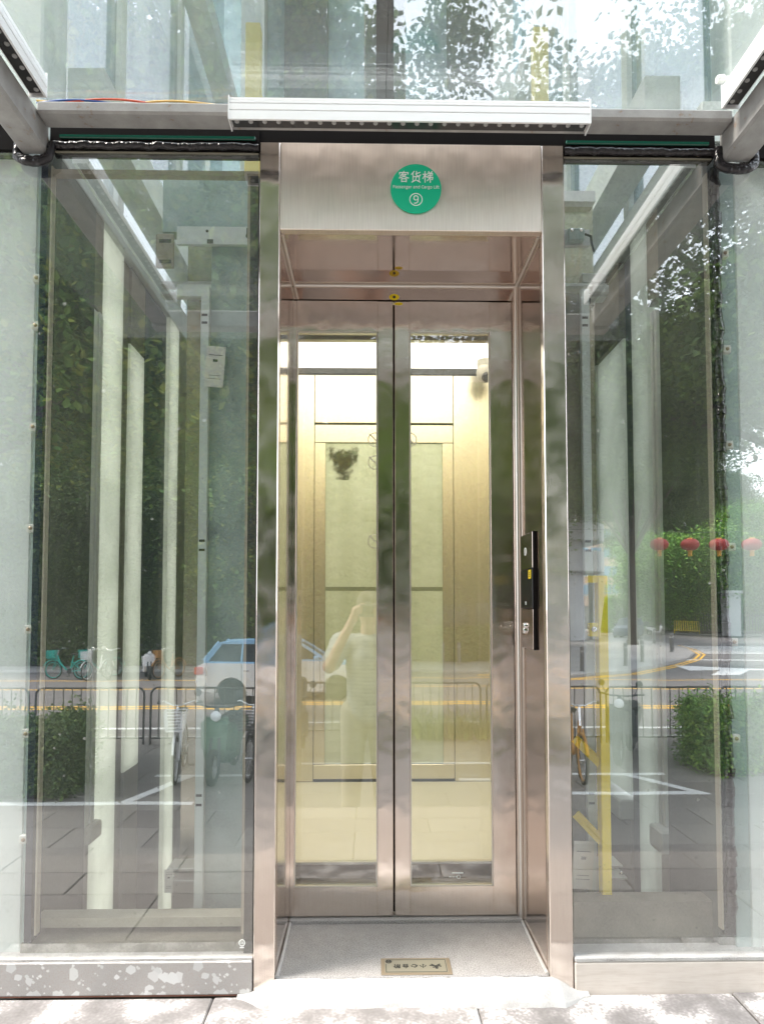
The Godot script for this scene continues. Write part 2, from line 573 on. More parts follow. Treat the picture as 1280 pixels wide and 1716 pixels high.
	mat("teal_bike", C(0.0, 0.42, 0.36), 0.4)
	mat("orange_bike", C(0.45, 0.21, 0.04), 0.4)
	mat("white_bike", C(0.7, 0.7, 0.7), 0.4)
	mat("dark_bike", C(0.04, 0.045, 0.05), 0.4)
	mat("green_cloth", C(0.07, 0.14, 0.09), 0.8)
	mat("lantern_red", C(0.32, 0.022, 0.016), 0.6)
	mat("lantern_gold", C(0.75, 0.42, 0.05), 0.5)
	mat("brown_render", C(0.10, 0.085, 0.065), 0.85)
	mat("wall_white", C(0.52, 0.53, 0.53), 0.7)
	mat("wall_tan", C(0.52, 0.40, 0.32), 0.8)
	mat("window_blue", C(0.16, 0.28, 0.36), 0.1)
	mat("shutter_blue", C(0.25, 0.50, 0.68), 0.4)
	mat("skin", C(0.36, 0.22, 0.16), 0.55)
	tri_tex(mat("shirt", C(1, 1, 1), 0.85), ramp_tex("stripes_", 8, 64, [[stripe_img(), 1.0]], [[0.0, C(0.15, 0.17, 0.19)], [1.0, C(0.27, 0.29, 0.30)]]), 9.0)
	mat("trousers", C(0.24, 0.23, 0.21), 0.85)
	mat("hair_dark", C(0.04, 0.025, 0.018), 0.6)
	mat("back_wall_pale", C(0.42, 0.46, 0.44), 0.8)
	mat("concrete", C(0.30, 0.29, 0.27), 0.9)
	mat("camera_grey", C(0.42, 0.41, 0.37), 0.5)
	mat("yellow_frame", C(0.72, 0.62, 0.22), 0.5)
	var cw := tri_tex(mat("cab_window", C(1, 1, 1), 0.35), ramp_tex("cabwin_", 256, 256, [[n_blot, 0.45], [noise_img(256, 16, 0.03, 91, 4), 0.4], [n_fine, 0.15]], [[0.0, C(0.38, 0.42, 0.26)], [0.35, C(0.60, 0.67, 0.50)], [0.7, C(0.69, 0.77, 0.61)], [1.0, C(0.74, 0.81, 0.66)]]), 0.9)
	cw.clearcoat_enabled = true
	mat("cab_bar", C(0.25, 0.27, 0.17), 0.4)
	var cl := mat("ceiling_light", C(0.9, 0.88, 0.8), 0.5)
	cl.emission_enabled = true
	cl.emission = Color(1.0, 0.98, 0.92)
	cl.emission_energy_multiplier = 0.6
	var cg := mat("canopy_glass", C(0.7, 0.85, 0.8), 0.04)
	cg.albedo_color = Color(0.82, 0.9, 0.90, 0.04)
	cg.transparency = BaseMaterial3D.TRANSPARENCY_ALPHA
	# a dark brown patch, thick in the middle and feathered out
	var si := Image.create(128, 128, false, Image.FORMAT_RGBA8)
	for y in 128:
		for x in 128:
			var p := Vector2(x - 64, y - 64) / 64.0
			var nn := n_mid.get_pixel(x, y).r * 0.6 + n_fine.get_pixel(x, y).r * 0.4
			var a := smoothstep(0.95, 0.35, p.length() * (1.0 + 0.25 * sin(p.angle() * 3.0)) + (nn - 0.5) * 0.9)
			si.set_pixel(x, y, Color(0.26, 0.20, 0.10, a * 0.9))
	var so := mat("feathered_dark", C(1, 1, 1), 0.8)
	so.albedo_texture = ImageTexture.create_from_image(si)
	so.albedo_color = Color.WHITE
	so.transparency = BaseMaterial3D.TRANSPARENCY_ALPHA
	# coated panes
	var d1 := dirt_textures("d1", 512, 1024, 5, 0.9, 420, 0.1)
	var d2 := dirt_textures("d2", 512, 1024, 9, 0.9, 650, 0.14)
	tex["d1"] = d1
	tex["d2"] = d2


func row_noise(sd: int) -> Image:
	# long horizontal veins
	var n := FastNoiseLite.new()
	n.seed = sd
	n.frequency = 1.0
	var im := Image.create(256, 256, false, Image.FORMAT_RGBA8)
	for y in 256:
		for x in 256:
			var u := TAU * x / 256.0
			var w := TAU * y / 256.0
			var v := 0.5 + 0.5 * (0.6 * n.get_noise_3d(cos(u) * 0.5, sin(u) * 0.5, 9.0 * sin(w) + 20.0) + 0.6 * n.get_noise_3d(cos(u) * 1.2 + 30.0, sin(u) * 1.2, 26.0 * cos(w)))
			im.set_pixel(x, y, Color(v, v, v))
	return im


func stripe_img() -> Image:
	var im := Image.create(8, 64, false, Image.FORMAT_RGBA8)
	for y in 64:
		for x in 8:
			var v := 1.0 if y % 16 < 11 else 0.0
			im.set_pixel(x, y, Color(v, v, v))
	return im


func terrazzo_tex() -> ImageTexture:
	var S := 512
	var img := Image.create(S, S, true, Image.FORMAT_RGBA8)
	var n := noise_img(S, S, 0.6, 81, 2)
	for y in S:
		for x in S:
			var v := n.get_pixel(x, y).r
			var c := C(0.26, 0.24, 0.23).lerp(C(0.48, 0.455, 0.44), v)
			if v < 0.2:
				c = C(0.30, 0.20, 0.16)
			img.set_pixel(x, y, c.linear_to_srgb())
	var rng := RandomNumberGenerator.new()
	rng.seed = 4
	for i in 320:
		var big := rng.randf() < 0.34
		var r := rng.randf_range(9, 19) if big else rng.randf_range(2.5, 7)
		var cx := rng.randf() * S
		var cy := rng.randf() * S
		var cuts := []
		for k in 6:
			var a := TAU * (k + rng.randf_range(-0.3, 0.3)) / 6
			cuts.append([Vector2(cos(a), sin(a)), r * rng.randf_range(0.5, 1.0)])
		var tone := rng.randf_range(0.50, 0.64)
		var R := int(r) + 1
		for y in range(-R, R + 1):
			for x in range(-R, R + 1):
				var ok := true
				for c in cuts:
					if Vector2(x, y).dot(c[0]) > c[1]:
						ok = false
						break
				if ok:
					img.set_pixel(posmod(int(cx) + x, S), posmod(int(cy) + y, S), C(tone, tone * 0.985, tone * 0.97).linear_to_srgb())
	img.generate_mipmaps()
	return ImageTexture.create_from_image(img)


# ---------------------------------------------------------------- the scene
func _ready() -> void:
	var cam := Camera3D.new()
	cam.name = "camera"
	cam.position = Vector3(0, 1.1, 2.0)
	cam.rotation = Vector3(deg_to_rad(2.6), deg_to_rad(-1.0), 0)
	cam.near = 0.05
	cam.far = 900
	cam.projection = Camera3D.PROJECTION_FRUSTUM
	cam.keep_aspect = Camera3D.KEEP_HEIGHT
	cam.size = 0.05 * 1716.0 / 1144.0
	cam.frustum_offset = Vector2(0, 0.05 * 110.0 / 1144.0)
	add_child(cam)
	cam.current = true
	var we := WorldEnvironment.new()
	we.name = "environment"
	var env := Environment.new()
	env.background_mode = Environment.BG_SKY
	var sky := Sky.new()
	var pm := ProceduralSkyMaterial.new()
	pm.sky_top_color = Color(0.90, 0.94, 0.98)
	pm.sky_horizon_color = Color(0.97, 0.98, 1.0)
	pm.sky_curve = 0.2
	pm.ground_bottom_color = Color(0.35, 0.34, 0.33)
	pm.ground_horizon_color = Color(0.8, 0.8, 0.8)
	pm.sun_angle_max = 1.0
	pm.sky_energy_multiplier = 1.0
	sky.sky_material = pm
	env.sky = sky
	env.tonemap_mode = Environment.TONE_MAPPER_LINEAR
	env.tonemap_exposure = 4.2
	env.sdfgi_enabled = true
	env.ssao_enabled = true
	env.ssil_enabled = true
	we.environment = env
	add_child(we)
	var sun := DirectionalLight3D.new()
	sun.name = "sun"
	sun.light_color = Color(1.0, 0.97, 0.93)
	sun.light_energy = 0.6
	sun.light_angular_distance = 18
	sun.shadow_enabled = true
	sun.rotation = Vector3(deg_to_rad(-54), deg_to_rad(-80), 0)
	add_child(sun)
	make_materials()
	build_ground()
	build_surround()
	build_cab()
	build_doors()
	build_shaft()
	build_canopy()
	build_small()
	build_street()
	build_person()


func build_ground() -> void:
	struct("road", B(-220, 220, STREET - 0.4, STREET - 0.1, -160, 260), M.asphalt)
	# the landing in front of the lift and the steps that lead down from it
	var landing := Node3D.new()
	landing.name = "landing"
	landing.set_meta("kind", "structure")
	add_child(landing)
	obj("landing_bed", B(-3.4, 3.4, -1.15, -0.03, -0.02, 1.09), M.joint, landing)
	var rng := RandomNumberGenerator.new()
	rng.seed = 21
	var stone := ["landing_a", "landing_b", "landing_c"]
	var plain_stone := ["slab_dark_a", "slab_dark_b", "slab_dark_c"]
	var zs := [[0.004, 0.30], [0.305, 0.68], [0.685, 0.90], [0.905, 1.11]]
	for r in zs.size():
		var x := -3.4 + (0.0 if r % 2 == 0 else -0.37)
		while x < 3.4:
			var w := 0.74
			var y := rng.randf_range(-0.003, 0.0)
			obj("paving_slab", B(maxf(x, -3.4), minf(x + w - 0.003, 3.4), -0.05, y, zs[r][0], zs[r][1], 0.004), M[(stone if r == 0 else plain_stone)[rng.randi() % 3]], landing)
			x += w
	var steps := Node3D.new()
	steps.name = "steps"
	steps.set_meta("kind", "structure")
	add_child(steps)
	for k in range(1, 7):
		var z0 := 1.112 + 0.4 * (k - 1)
		obj("step", B(-3.4, 3.4, STREET, -0.171 * k, z0, z0 + 0.398, 0.008), M[["slab_a", "slab_b", "slab_c"][k % 3]], steps)
	# pavement at the foot of the steps
	var pav := Node3D.new()
	pav.name = "pavement"
	pav.set_meta("kind", "structure")
	add_child(pav)
	obj("pavement_bed", B(-60, 60, STREET - 0.12, STREET - 0.012, -60, 10.35), M.joint, pav)
	var mk := [B(0, 0.895, -0.05, 0, 0, 0.595, 0.006), B(0, 0.895, -0.05, -0.003, 0, 0.595, 0.006)]
	for iz in 12:
		for ix in 18:
			var ox := -7.6 + ix * 0.9 - (0.45 if iz % 2 else 0.0)
			obj("paving_slab", mk[rng.randi() % 2], M[["slab_a", "slab_b", "slab_c"][rng.randi() % 3]], pav, Vector3(ox, STREET, 3.52 + iz * 0.56 * 1.0714))
	obj("kerb", B(-60, 60, STREET - 0.12, STREET + 0.006, 10.36, 10.5, 0.02), M.kerb_stone, pav)
	# across the road: a pavement that turns the corner
	var curve := PackedVector2Array([Vector2(-70, 24.5), Vector2(0, 23.9), Vector2(4, 22.0), Vector2(6.9, 21.5), Vector2(9.5, 23.2), Vector2(12.1, 26.3), Vector2(15.0, 30.2), Vector2(16.9, 33.6), Vector2(18.6, 38.2), Vector2(19.4, 42), Vector2(19.6, 54), Vector2(19.6, 250), Vector2(-70, 250)])
	curve[2] = Vector2(4, 22.2)
	struct("far_pavement", flat_on_ground(curve, STREET, 0.11), M.pavement)
	struct("corner_pavement", flat_on_ground(PackedVector2Array([Vector2(24, 60), Vector2(120, 53), Vector2(120, 250), Vector2(24, 250)]), STREET, 0.11), M.pavement)
	var marks := Node3D.new()
	marks.name = "road_markings"
	marks.set_meta("kind", "structure")
	add_child(marks)
	var ry := STREET - 0.1
	for l in [["edge_line", 11.9, 0.14, "road_white"], ["yellow_line", 14.62, 0.15, "road_yellow"], ["yellow_line", 14.98, 0.15, "road_yellow"], ["yellow_line", 18.5, 0.11, "road_yellow"], ["yellow_line", 21.0, 0.1, "road_yellow"]]:
		obj(l[0], B(-60, 30, ry - 0.01, ry + 0.004, l[1] - l[2], l[1] + l[2] * 0.2), M[l[3]], marks)
	for side in [0.18, 0.42]:
		var st := ST()
		for i in range(2, 9):
			var a := curve[i]
			var b := curve[i + 1]
			var na := Vector2((curve[i + 1] - curve[i - 1]).y, -(curve[i + 1] - curve[i - 1]).x).normalized()
			var nb := Vector2((curve[i + 2] - curve[i]).y, -(curve[i + 2] - curve[i]).x).normalized()
			var q := [a + na * side, b + nb * side, b + nb * (side + 0.13), a + na * (side + 0.13)]
			quad(st, Vector3(q[0].x, ry + 0.004, q[0].y), Vector3(q[1].x, ry + 0.004, q[1].y), Vector3(q[2].x, ry + 0.004, q[2].y), Vector3(q[3].x, ry + 0.004, q[3].y), Vector3.UP)
		obj("kerb_line", st.commit(), M.road_yellow, marks)
	# the corner of the road: zebra stripes, a stop line and an arrow
	for i in 7:
		var z := 34.6 + i * 1.1
		obj("zebra_stripe", flat_on_ground(PackedVector2Array([Vector2(17.6 + i * 0.35, z), Vector2(27, z - 1.4), Vector2(27, z - 0.9), Vector2(17.7 + i * 0.35, z + 0.5)]), ry + 0.004, 0.01), M.road_white, marks)
	obj("stop_line", flat_on_ground(PackedVector2Array([Vector2(13.2, 30.4), Vector2(26, 28.6), Vector2(26, 28.3), Vector2(13.2, 30.0)]), ry + 0.004, 0.01), M.road_white, marks)
	obj("arrow", flat_on_ground(PackedVector2Array([Vector2(12.3, 22.6), Vector2(13.7, 24.6), Vector2(12.4, 24.5), Vector2(12.9, 27.0), Vector2(14.6, 25.4), Vector2(16.6, 24.7), Vector2(14.8, 24.5), Vector2(13.4, 22.6)]), ry + 0.004, 0.01), M.road_white, marks)
	# white lines of the bicycle bays on the near pavement
	for q in [[-2.95, 6.15, -2.1, 6.27], [-2.95, 7.5, 4.1, 7.6], [-8.0, 6.15, -2.95, 6.27], [1.2, 6.5, 4.1, 6.62]]:
		obj("bay_line", B(q[0], q[2], STREET - 0.01, STREET + 0.004, q[1], q[3]), M.road_white, marks)
	for q in [[-2.95, 6.27, -2.55, 7.5], [4.1, 6.5, 3.5, 7.5]]:
		obj("bay_line", flat_on_ground(PackedVector2Array([Vector2(q[0], q[1]), Vector2(q[0] + 0.13, q[1]), Vector2(q[2] + 0.13, q[3]), Vector2(q[2], q[3])]), STREET + 0.005, 0.01), M.road_white, marks)


func build_surround() -> void:
	portal = thing("door_surround", "brushed stainless steel lift portal with two glazed sliding doors", "doorway")
	var t := portal
	obj("post", B(-0.332, -0.2715, 0.0, 2.505, -0.034, 0.0, 0.0025), M.brushed_steel, t)
	obj("post", B(0.5175, 0.585, 0.0, 2.505, -0.034, 0.0, 0.0025), M.brushed_steel, t)
	obj("side_lining", B(-0.332, -0.2705, 0.03, 2.50, -0.352, -0.0345), M.polished_steel, t)
	obj("side_lining", B(0.5165, 0.585, 0.03, 2.50, -0.352, -0.0345), M.polished_steel, t)
	obj("header_panel", B(-0.271, 0.517, 2.236, 2.505, -0.030, -0.0015, 0.002), M.header_steel, t)
	obj("soffit", B(-0.27, 0.516, 2.2365, 2.48, -0.352, -0.0305), M.polished_steel, t)
	obj("lintel", B(-0.27, 0.516, 2.184, 2.236, -0.40, -0.352), M.polished_steel, t)
	obj("door_jamb", B(0.4995, 0.5165, 0.06, 2.184, -0.40, -0.350, 0.002), M.brushed_steel, t)
	obj("door_jamb", B(-0.36, -0.345, 0.06, 2.184, -0.40, -0.352), M.brushed_steel, t)
	# light beads of sealant along the inner corners
	var st := ST()
	tube(st, [Vector3(0.513, 2.234, -0.03), Vector3(0.513, 2.234, -0.348)], 0.006, 0.006, 6)
	tube(st, [Vector3(-0.267, 2.234, -0.03), Vector3(-0.267, 2.234, -0.348)], 0.006, 0.006, 6)
	tube(st, [Vector3(-0.267, 2.233, -0.349), Vector3(0.513, 2.233, -0.349)], 0.006, 0.006, 6)
	obj("sealant_bead", st.commit(), M.trim_steel, t)
	st = ST()
	tube(st, [Vector3(0.512, 2.232, -0.3485), Vector3(0.512, 0.055, -0.3485)], 0.0085, 0.0085, 8)
	obj("corner_trim", st.commit(), M.trim_steel, t)
	# the stone threshold
	obj("threshold_slab", B(-0.27, 0.516, -0.02, 0.046, -0.338, -0.006, 0.003), M.granite, t)
	obj("door_sill", B(-0.27, 0.516, 0.0, 0.058, -0.43, -0.3385, 0.003), M.granite, t)
	for s in [[-0.266, 1], [0.512, -1]]:
		st = ST()
		tube(st, [Vector3(s[0], 0.047, -0.01), Vector3(s[0] + s[1] * 0.002, 0.048, -0.16), Vector3(s[0], 0.05, -0.335)], 0.006, 0.005, 6)
		obj("grout_bead", st.commit(), M.white_cement, t)
	# yellow release-key mark on the lintel, above the meeting edges
	st = ST()
	lathe(st, [Vector2(0.0135, 0), Vector2(0.0135, 0.001), Vector2(0.0, 0.001)], 20, Transform3D(Basis.from_euler(Vector3(PI / 2, 0, 0)).scaled_local(Vector3(1.3, 1, 0.8)), Vector3(0.084, 2.194, -0.3518)))
	var key := obj("yellow_mark", st.commit(), M.yellow_label, t)
	st = ST()
	lathe(st, [Vector2(0.005, 0), Vector2(0.005, 0.0016), Vector2(0.0, 0.0016)], 12, Transform3D(Basis.from_euler(Vector3(PI / 2, 0, 0)), Vector3(0.084, 2.194, -0.3518)))
	obj("key_hole", st.commit(), M.black_print, key)

	# whitewashed cement fillet in front of the threshold
	var rng := RandomNumberGenerator.new()
	rng.seed = 8
	var nz := FastNoiseLite.new()
	nz.seed = 5
	nz.frequency = 7.0
	st = ST()
	var P := []
	var NX := 60
	var NZ := 10
	for j in NZ + 1:
		var row := []
		for i in NX + 1:
			var u := float(i) / NX
			var v := float(j) / NZ
			var x := lerpf(-0.375, 0.625, u)
			var reach := 0.066 + 0.006 * nz.get_noise_2d(x, 3.0) + 0.008 * nz.get_noise_2d(x * 4.0, 9.0)
			var edge := smoothstep(0.0, 0.09, minf(u, 1.0 - u))
			reach *= lerpf(0.25, 1.0, edge)
			var top := lerpf(0.006, 0.0445, smoothstep(0.02, 0.11, minf(u, 1.0 - u)))
			var z := lerpf(-0.0055, reach, v) + 0.003
			var y := top * (1.0 - v * v * 0.9 - 0.1 * v) + 0.003 * nz.get_noise_2d(x * 5.0, z * 9.0) * (1.0 - v)
			row.append(Vector3(x, y - (0.004 if j == NZ else 0.0), z))
		P.append(row)
	for j in NZ:
		for i in NX:
			var q: Array = [P[j][i], P[j][i + 1], P[j + 1][i + 1], P[j + 1][i]]
			var n: Vector3 = (q[1] - q[0]).cross(q[3] - q[0]).normalized()
			if n.y < 0:
				n = -n
			quad(st, q[0], q[1], q[2], q[3], n)
	var ce := obj("cement_ramp", st.commit(), M.white_cement)
	tag(ce, "whitewashed cement fillet along the front of the stone threshold", "ramp")

	# plinths either side
	var pl := thing("terrazzo_plinth", "low grey terrazzo plinth with pale stone chips under the left glass pane", "plinth")
	obj("facing", B(-2.6, -0.335, 0.004, 0.097, -0.10, 0.0025, 0.003), M.terrazzo, pl)
	obj("mortar_joint", B(-2.6, -0.335, 0.097, 0.104, -0.06, -0.002), M.white_cement, pl)
	obj("rusty_joint", B(-2.6, -0.37, 0.0005, 0.004, -0.05, 0.001), M.rust_brown, pl)
	var pr := thing("tile_plinth", "low beige striped tile plinth under the right glass pane", "plinth")
	obj("facing", B(0.588, 2.8, -0.012, 0.084, -0.10, 0.0025, 0.003), M.beige_tile, pr)
	obj("mortar_top", B(0.588, 2.8, 0.084, 0.1, -0.08, 0.003, 0.004), M.white_cement, pr)


func door_leaf(t: Node3D, x0: float, x1: float, gx0: float, gx1: float, y0: float, y1: float, gy0: float, gy1: float, z: float, th: float, m: Material, g: Material) -> void:
	obj("stile", B(x0, gx0, y0, y1, z - th, z, 0.0015), m, t)
	obj("stile", B(gx1, x1, y0, y1, z - th, z, 0.0015), m, t)
	obj("rail", B(gx0, gx1, gy1, y1, z - th, z - 0.0004, 0.0), m, t)
	obj("rail", B(gx0, gx1, y0, gy0, z - th, z - 0.0004, 0.0), m, t)
	var p := obj("pane", pane_mesh(gx0 + 0.001, gx1 - 0.001, gy0 + 0.001, gy1 - 0.001, z - th * 0.55, z - th * 0.3), null, t)
	p.set_surface_override_material(0, g)
	p.set_surface_override_material(1, M.clear_glass)
	var st := ST()
	for q in [[gx0, gx0 + 0.004, gy0, gy1], [gx1 - 0.004, gx1, gy0, gy1], [gx0 + 0.004, gx1 - 0.004, gy0, gy0 + 0.004], [gx0 + 0.004, gx1 - 0.004, gy1 - 0.004, gy1]]:
		cbox(st, Vector3(q[0], q[2], z - th * 0.3 + 0.0005), Vector3(q[1], q[3], z - 0.003))
	obj("glazing_bead", st.commit(), M.trim_steel, t)


func pane_mesh(x0: float, x1: float, y0: float, y1: float, z0: float, z1: float) -> ArrayMesh:
	# surface 0: the coated front; surface 1: the back and the edges
	var st := ST()
	quad(st, Vector3(x0, y0, z1), Vector3(x1, y0, z1), Vector3(x1, y1, z1), Vector3(x0, y1, z1), Vector3.BACK)
	var mesh := st.commit()
	st = ST()
	quad(st, Vector3(x0, y0, z0), Vector3(x1, y0, z0), Vector3(x1, y1, z0), Vector3(x0, y1, z0), Vector3.FORWARD)
	quad(st, Vector3(x0, y0, z0), Vector3(x0, y1, z0), Vector3(x0, y1, z1), Vector3(x0, y0, z1), Vector3.LEFT)
	quad(st, Vector3(x1, y0, z0), Vector3(x1, y1, z0), Vector3(x1, y1, z1), Vector3(x1, y0, z1), Vector3.RIGHT)
	quad(st, Vector3(x0, y1, z0), Vector3(x1, y1, z0), Vector3(x1, y1, z1), Vector3(x0, y1, z1), Vector3.UP)
	quad(st, Vector3(x0, y0, z0), Vector3(x1, y0, z0), Vector3(x1, y0, z1), Vector3(x0, y0, z1), Vector3.DOWN)
	return st.commit(mesh)


func build_doors() -> void:
	var g := coated("door_glass", tex["d2"], Vector2(1.6, 0.5), 0.2)
	var a := part_node("landing_door", portal)
	door_leaf(a, -0.343, 0.0795, -0.256, 0.0255, 0.0625, 2.181, 0.159, 2.072, -0.356, 0.034, M.brushed_steel, g)
	var b := part_node("landing_door", portal)
	door_leaf(b, 0.0855, 0.4975, 0.138, 0.419, 0.0625, 2.181, 0.159, 2.072, -0.356, 0.034, M.brushed_steel, g)
	obj("seal", B(0.0782, 0.0868, 0.07, 2.175, -0.389, -0.372), M.black_rubber, a)
	var st := ST()
	lathe(st, [Vector2(0.011, 0), Vector2(0.011, 0.001), Vector2(0.0, 0.001)], 20, Transform3D(Basis.from_euler(Vector3(PI / 2, 0, 0)).scaled_local(Vector3(1.3, 1, 0.45)), Vector3(0.1, 2.172, -0.3558)))
	obj("yellow_mark", st.commit(), M.yellow_label, b)  # painted repeat of the lintel mark, standing in for its reflection
	# small printed mark low on the right pane
	st = ST()
	ring(st, Vector3(0.302, 0.187, -0.3655), Vector3.RIGHT, Vector3.UP, 0.006, 0.001, 16, 4)
	for k in 3:
		bar(st, Vector3(0.27 + k * 0.011, 0.187, -0.3655), Vector3(0.277 + k * 0.011, 0.187, -0.3655), 0.0015, 0.003)
	bar(st, Vector3(0.28, 0.2, -0.3655), Vector3(0.318, 0.2, -0.3655), 0.0015, 0.004)
	obj("glass_mark", st.commit(), M.white_print, b)
	# car doors behind
	for s in [[-0.40, 0.0785, -0.30, 0.030], [0.0865, 0.56, 0.133, 0.45]]:
		var c := part_node("car_door", lift_car)
		obj("stile", B(s[0], s[2], 0.066, 2.14, -0.50, -0.474, 0.001), M.brushed_steel, c)
		obj("stile", B(s[3], s[1], 0.066, 2.14, -0.50, -0.474, 0.001), M.brushed_steel, c)
		obj("rail", B(s[2], s[3], 0.066, 0.19, -0.50, -0.4745), M.brushed_steel, c)
		obj("rail", B(s[2], s[3], 2.09, 2.14, -0.50, -0.4745), M.brushed_steel, c)
		obj("rail_edge", B(s[2], s[3], 0.1905, 0.198, -0.498, -0.477), M.trim_steel, c)
		obj("pane", B(s[2] + 0.001, s[3] - 0.001, 0.199, 2.089, -0.492, -0.484), M.clear_glass, c)
		# round prohibition stickers beside the meeting edge
		var sx: float = s[3] - 0.012 if s[0] < 0 else s[2] + 0.012
		for y in ([1.72, 1.635, 1.345] if s[0] < 0 else [1.72]):
			st = ST()
			ring(st, Vector3(sx, y, -0.4815), Vector3.RIGHT, Vector3.UP, 0.025, 0.0016, 28, 4)
			bar(st, Vector3(sx - 0.021, y + 0.021, -0.4815), Vector3(sx + 0.021, y - 0.021, -0.4815), 0.004, 0.004, Vector3.BACK)
			obj("prohibition_sticker", st.commit(), M.sticker_white, c)


func patch_mesh() -> ArrayMesh:
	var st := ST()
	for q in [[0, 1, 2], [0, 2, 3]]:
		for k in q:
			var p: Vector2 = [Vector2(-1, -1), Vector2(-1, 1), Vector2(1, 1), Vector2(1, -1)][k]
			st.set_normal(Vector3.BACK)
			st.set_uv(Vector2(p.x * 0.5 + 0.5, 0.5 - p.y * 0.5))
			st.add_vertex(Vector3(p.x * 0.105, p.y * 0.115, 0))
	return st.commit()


func build_cab() -> void:
	lift_car = thing("lift_car", "champagne steel lift car with a lit ceiling seen through the door glass", "lift car")
	var t := lift_car
	obj("floor", B(-0.66, 0.82, 0.0, 0.064, -2.14, -0.455), M.gold_panel, t)
	obj("side_wall", B(-0.68, -0.66, 0.0, 2.62, -2.16, -0.52), M.gold_steel, t)
	obj("side_wall", B(0.82, 0.84, 0.0, 2.62, -2.16, -0.52), M.gold_steel, t)
	obj("ceiling", B(-0.68, 0.84, 2.62, 2.66, -2.18, -0.47), M.white_alu, t)
	obj("ceiling_trim", B(-0.66, 0.82, 2.540, 2.570, -2.139, -2.125), M.dark_slot, t)
	# back wall in panels
	obj("back_wall", B(-0.68, 0.84, 0.0, 2.62, -2.22, -2.16), M.dark_slot, t)
	obj("wall_panel", B(-0.66, -0.341, 0.066, 2.535, -2.159, -2.139, 0.002), M.gold_steel, t)
	obj("wall_panel", B(0.511, 0.82, 0.066, 2.535, -2.159, -2.139, 0.002), M.gold_steel, t)
	obj("wall_panel", B(-0.338, 0.508, 2.238, 2.535, -2.159, -2.139, 0.002), M.gold_steel, t)
	obj("wall_panel", B(-0.338, 0.508, 2.116, 2.226, -2.159, -2.139, 0.002), M.gold_steel, t)
	obj("wall_panel", B(-0.338, -0.272, 0.168, 2.114, -2.159, -2.139, 0.002), M.gold_steel, t)
	obj("wall_panel", B(0.442, 0.508, 0.168, 2.114, -2.159, -2.139, 0.002), M.gold_steel, t)
	obj("wall_panel", B(-0.338, 0.508, 0.08, 0.166, -2.159, -2.139, 0.002), M.gold_steel, t)
	obj("dirty_window", B(-0.271, 0.441, 0.169, 2.113, -2.158, -2.149), M.cab_window, t)
	obj("dark_patch", patch_mesh(), M.feathered_dark, t, Vector3(-0.165, 2.0, -2.1475))
	obj("window_bar", B(-0.27, 0.44, 1.209, 1.232, -2.149, -2.1475), M.cab_bar, t)
	# front return above and beside the car door
	obj("front_return", B(-0.68, -0.41, 0.0, 2.15, -0.515, -0.505), M.gold_steel, t)
	obj("front_return", B(0.57, 0.84, 0.0, 2.15, -0.515, -0.505), M.gold_steel, t)
	obj("toe_guard", B(-0.68, 0.84, -0.5, 0.0, -0.47, -0.46), M.dark_panel, t)
	obj("front_return", B(-0.68, 0.84, 2.15, 2.62, -0.515, -0.505), M.gold_steel, t)
	# lit ceiling panel: a warm white diffuser with the light of the same size under it
	obj("ceiling_light", B(-0.62, 0.78, 2.577, 2.618, -2.135, -0.58), M.ceiling_light, t)
	var al := AreaLight3D.new()
	al.name = "ceiling_lamp"
	al.area_size = Vector2(1.3, 1.4)
	al.light_color = Color(1.0, 0.94, 0.80)
	al.light_energy = CAB_LIGHT
	al.shadow_enabled = true
	al.position = Vector3(0.08, 2.574, -1.33)
	al.rotation = Vector3(-PI / 2, 0, 0)
	add_child(al)
	# the dome camera in the corner
	var c := thing("security_camera", "small white security camera under the car ceiling in the right back corner", "camera", Vector3(0.685, 2.535, -2.0))
	var st := ST()
	lathe(st, [Vector2(0.045, -0.02), Vector2(0.05, 0.02), Vector2(0.048, 0.085)], 20)
	obj("mount", st.commit(), M.camera_grey, c)
	st = ST()
	lathe(st, [Vector2(0.0, -0.062), Vector2(0.03, -0.055), Vector2(0.05, -0.03), Vector2(0.056, 0.0), Vector2(0.05, 0.03), Vector2(0.03, 0.045)], 20, Transform3D(Basis.from_euler(Vector3(-0.9, 0, 0)), Vector3(0, -0.035, 0.01)))
	obj("housing", st.commit(), M.camera_grey, c)
	st = ST()
	lathe(st, [Vector2(0.032, 0), Vector2(0.03, -0.012), Vector2(0.018, -0.02), Vector2(0.0, -0.022)], 20, Transform3D(Basis.from_euler(Vector3(-0.9, 0, 0)), Vector3(0, -0.068, 0.045)))
	obj("lens", st.commit(), M.black_glass, c)


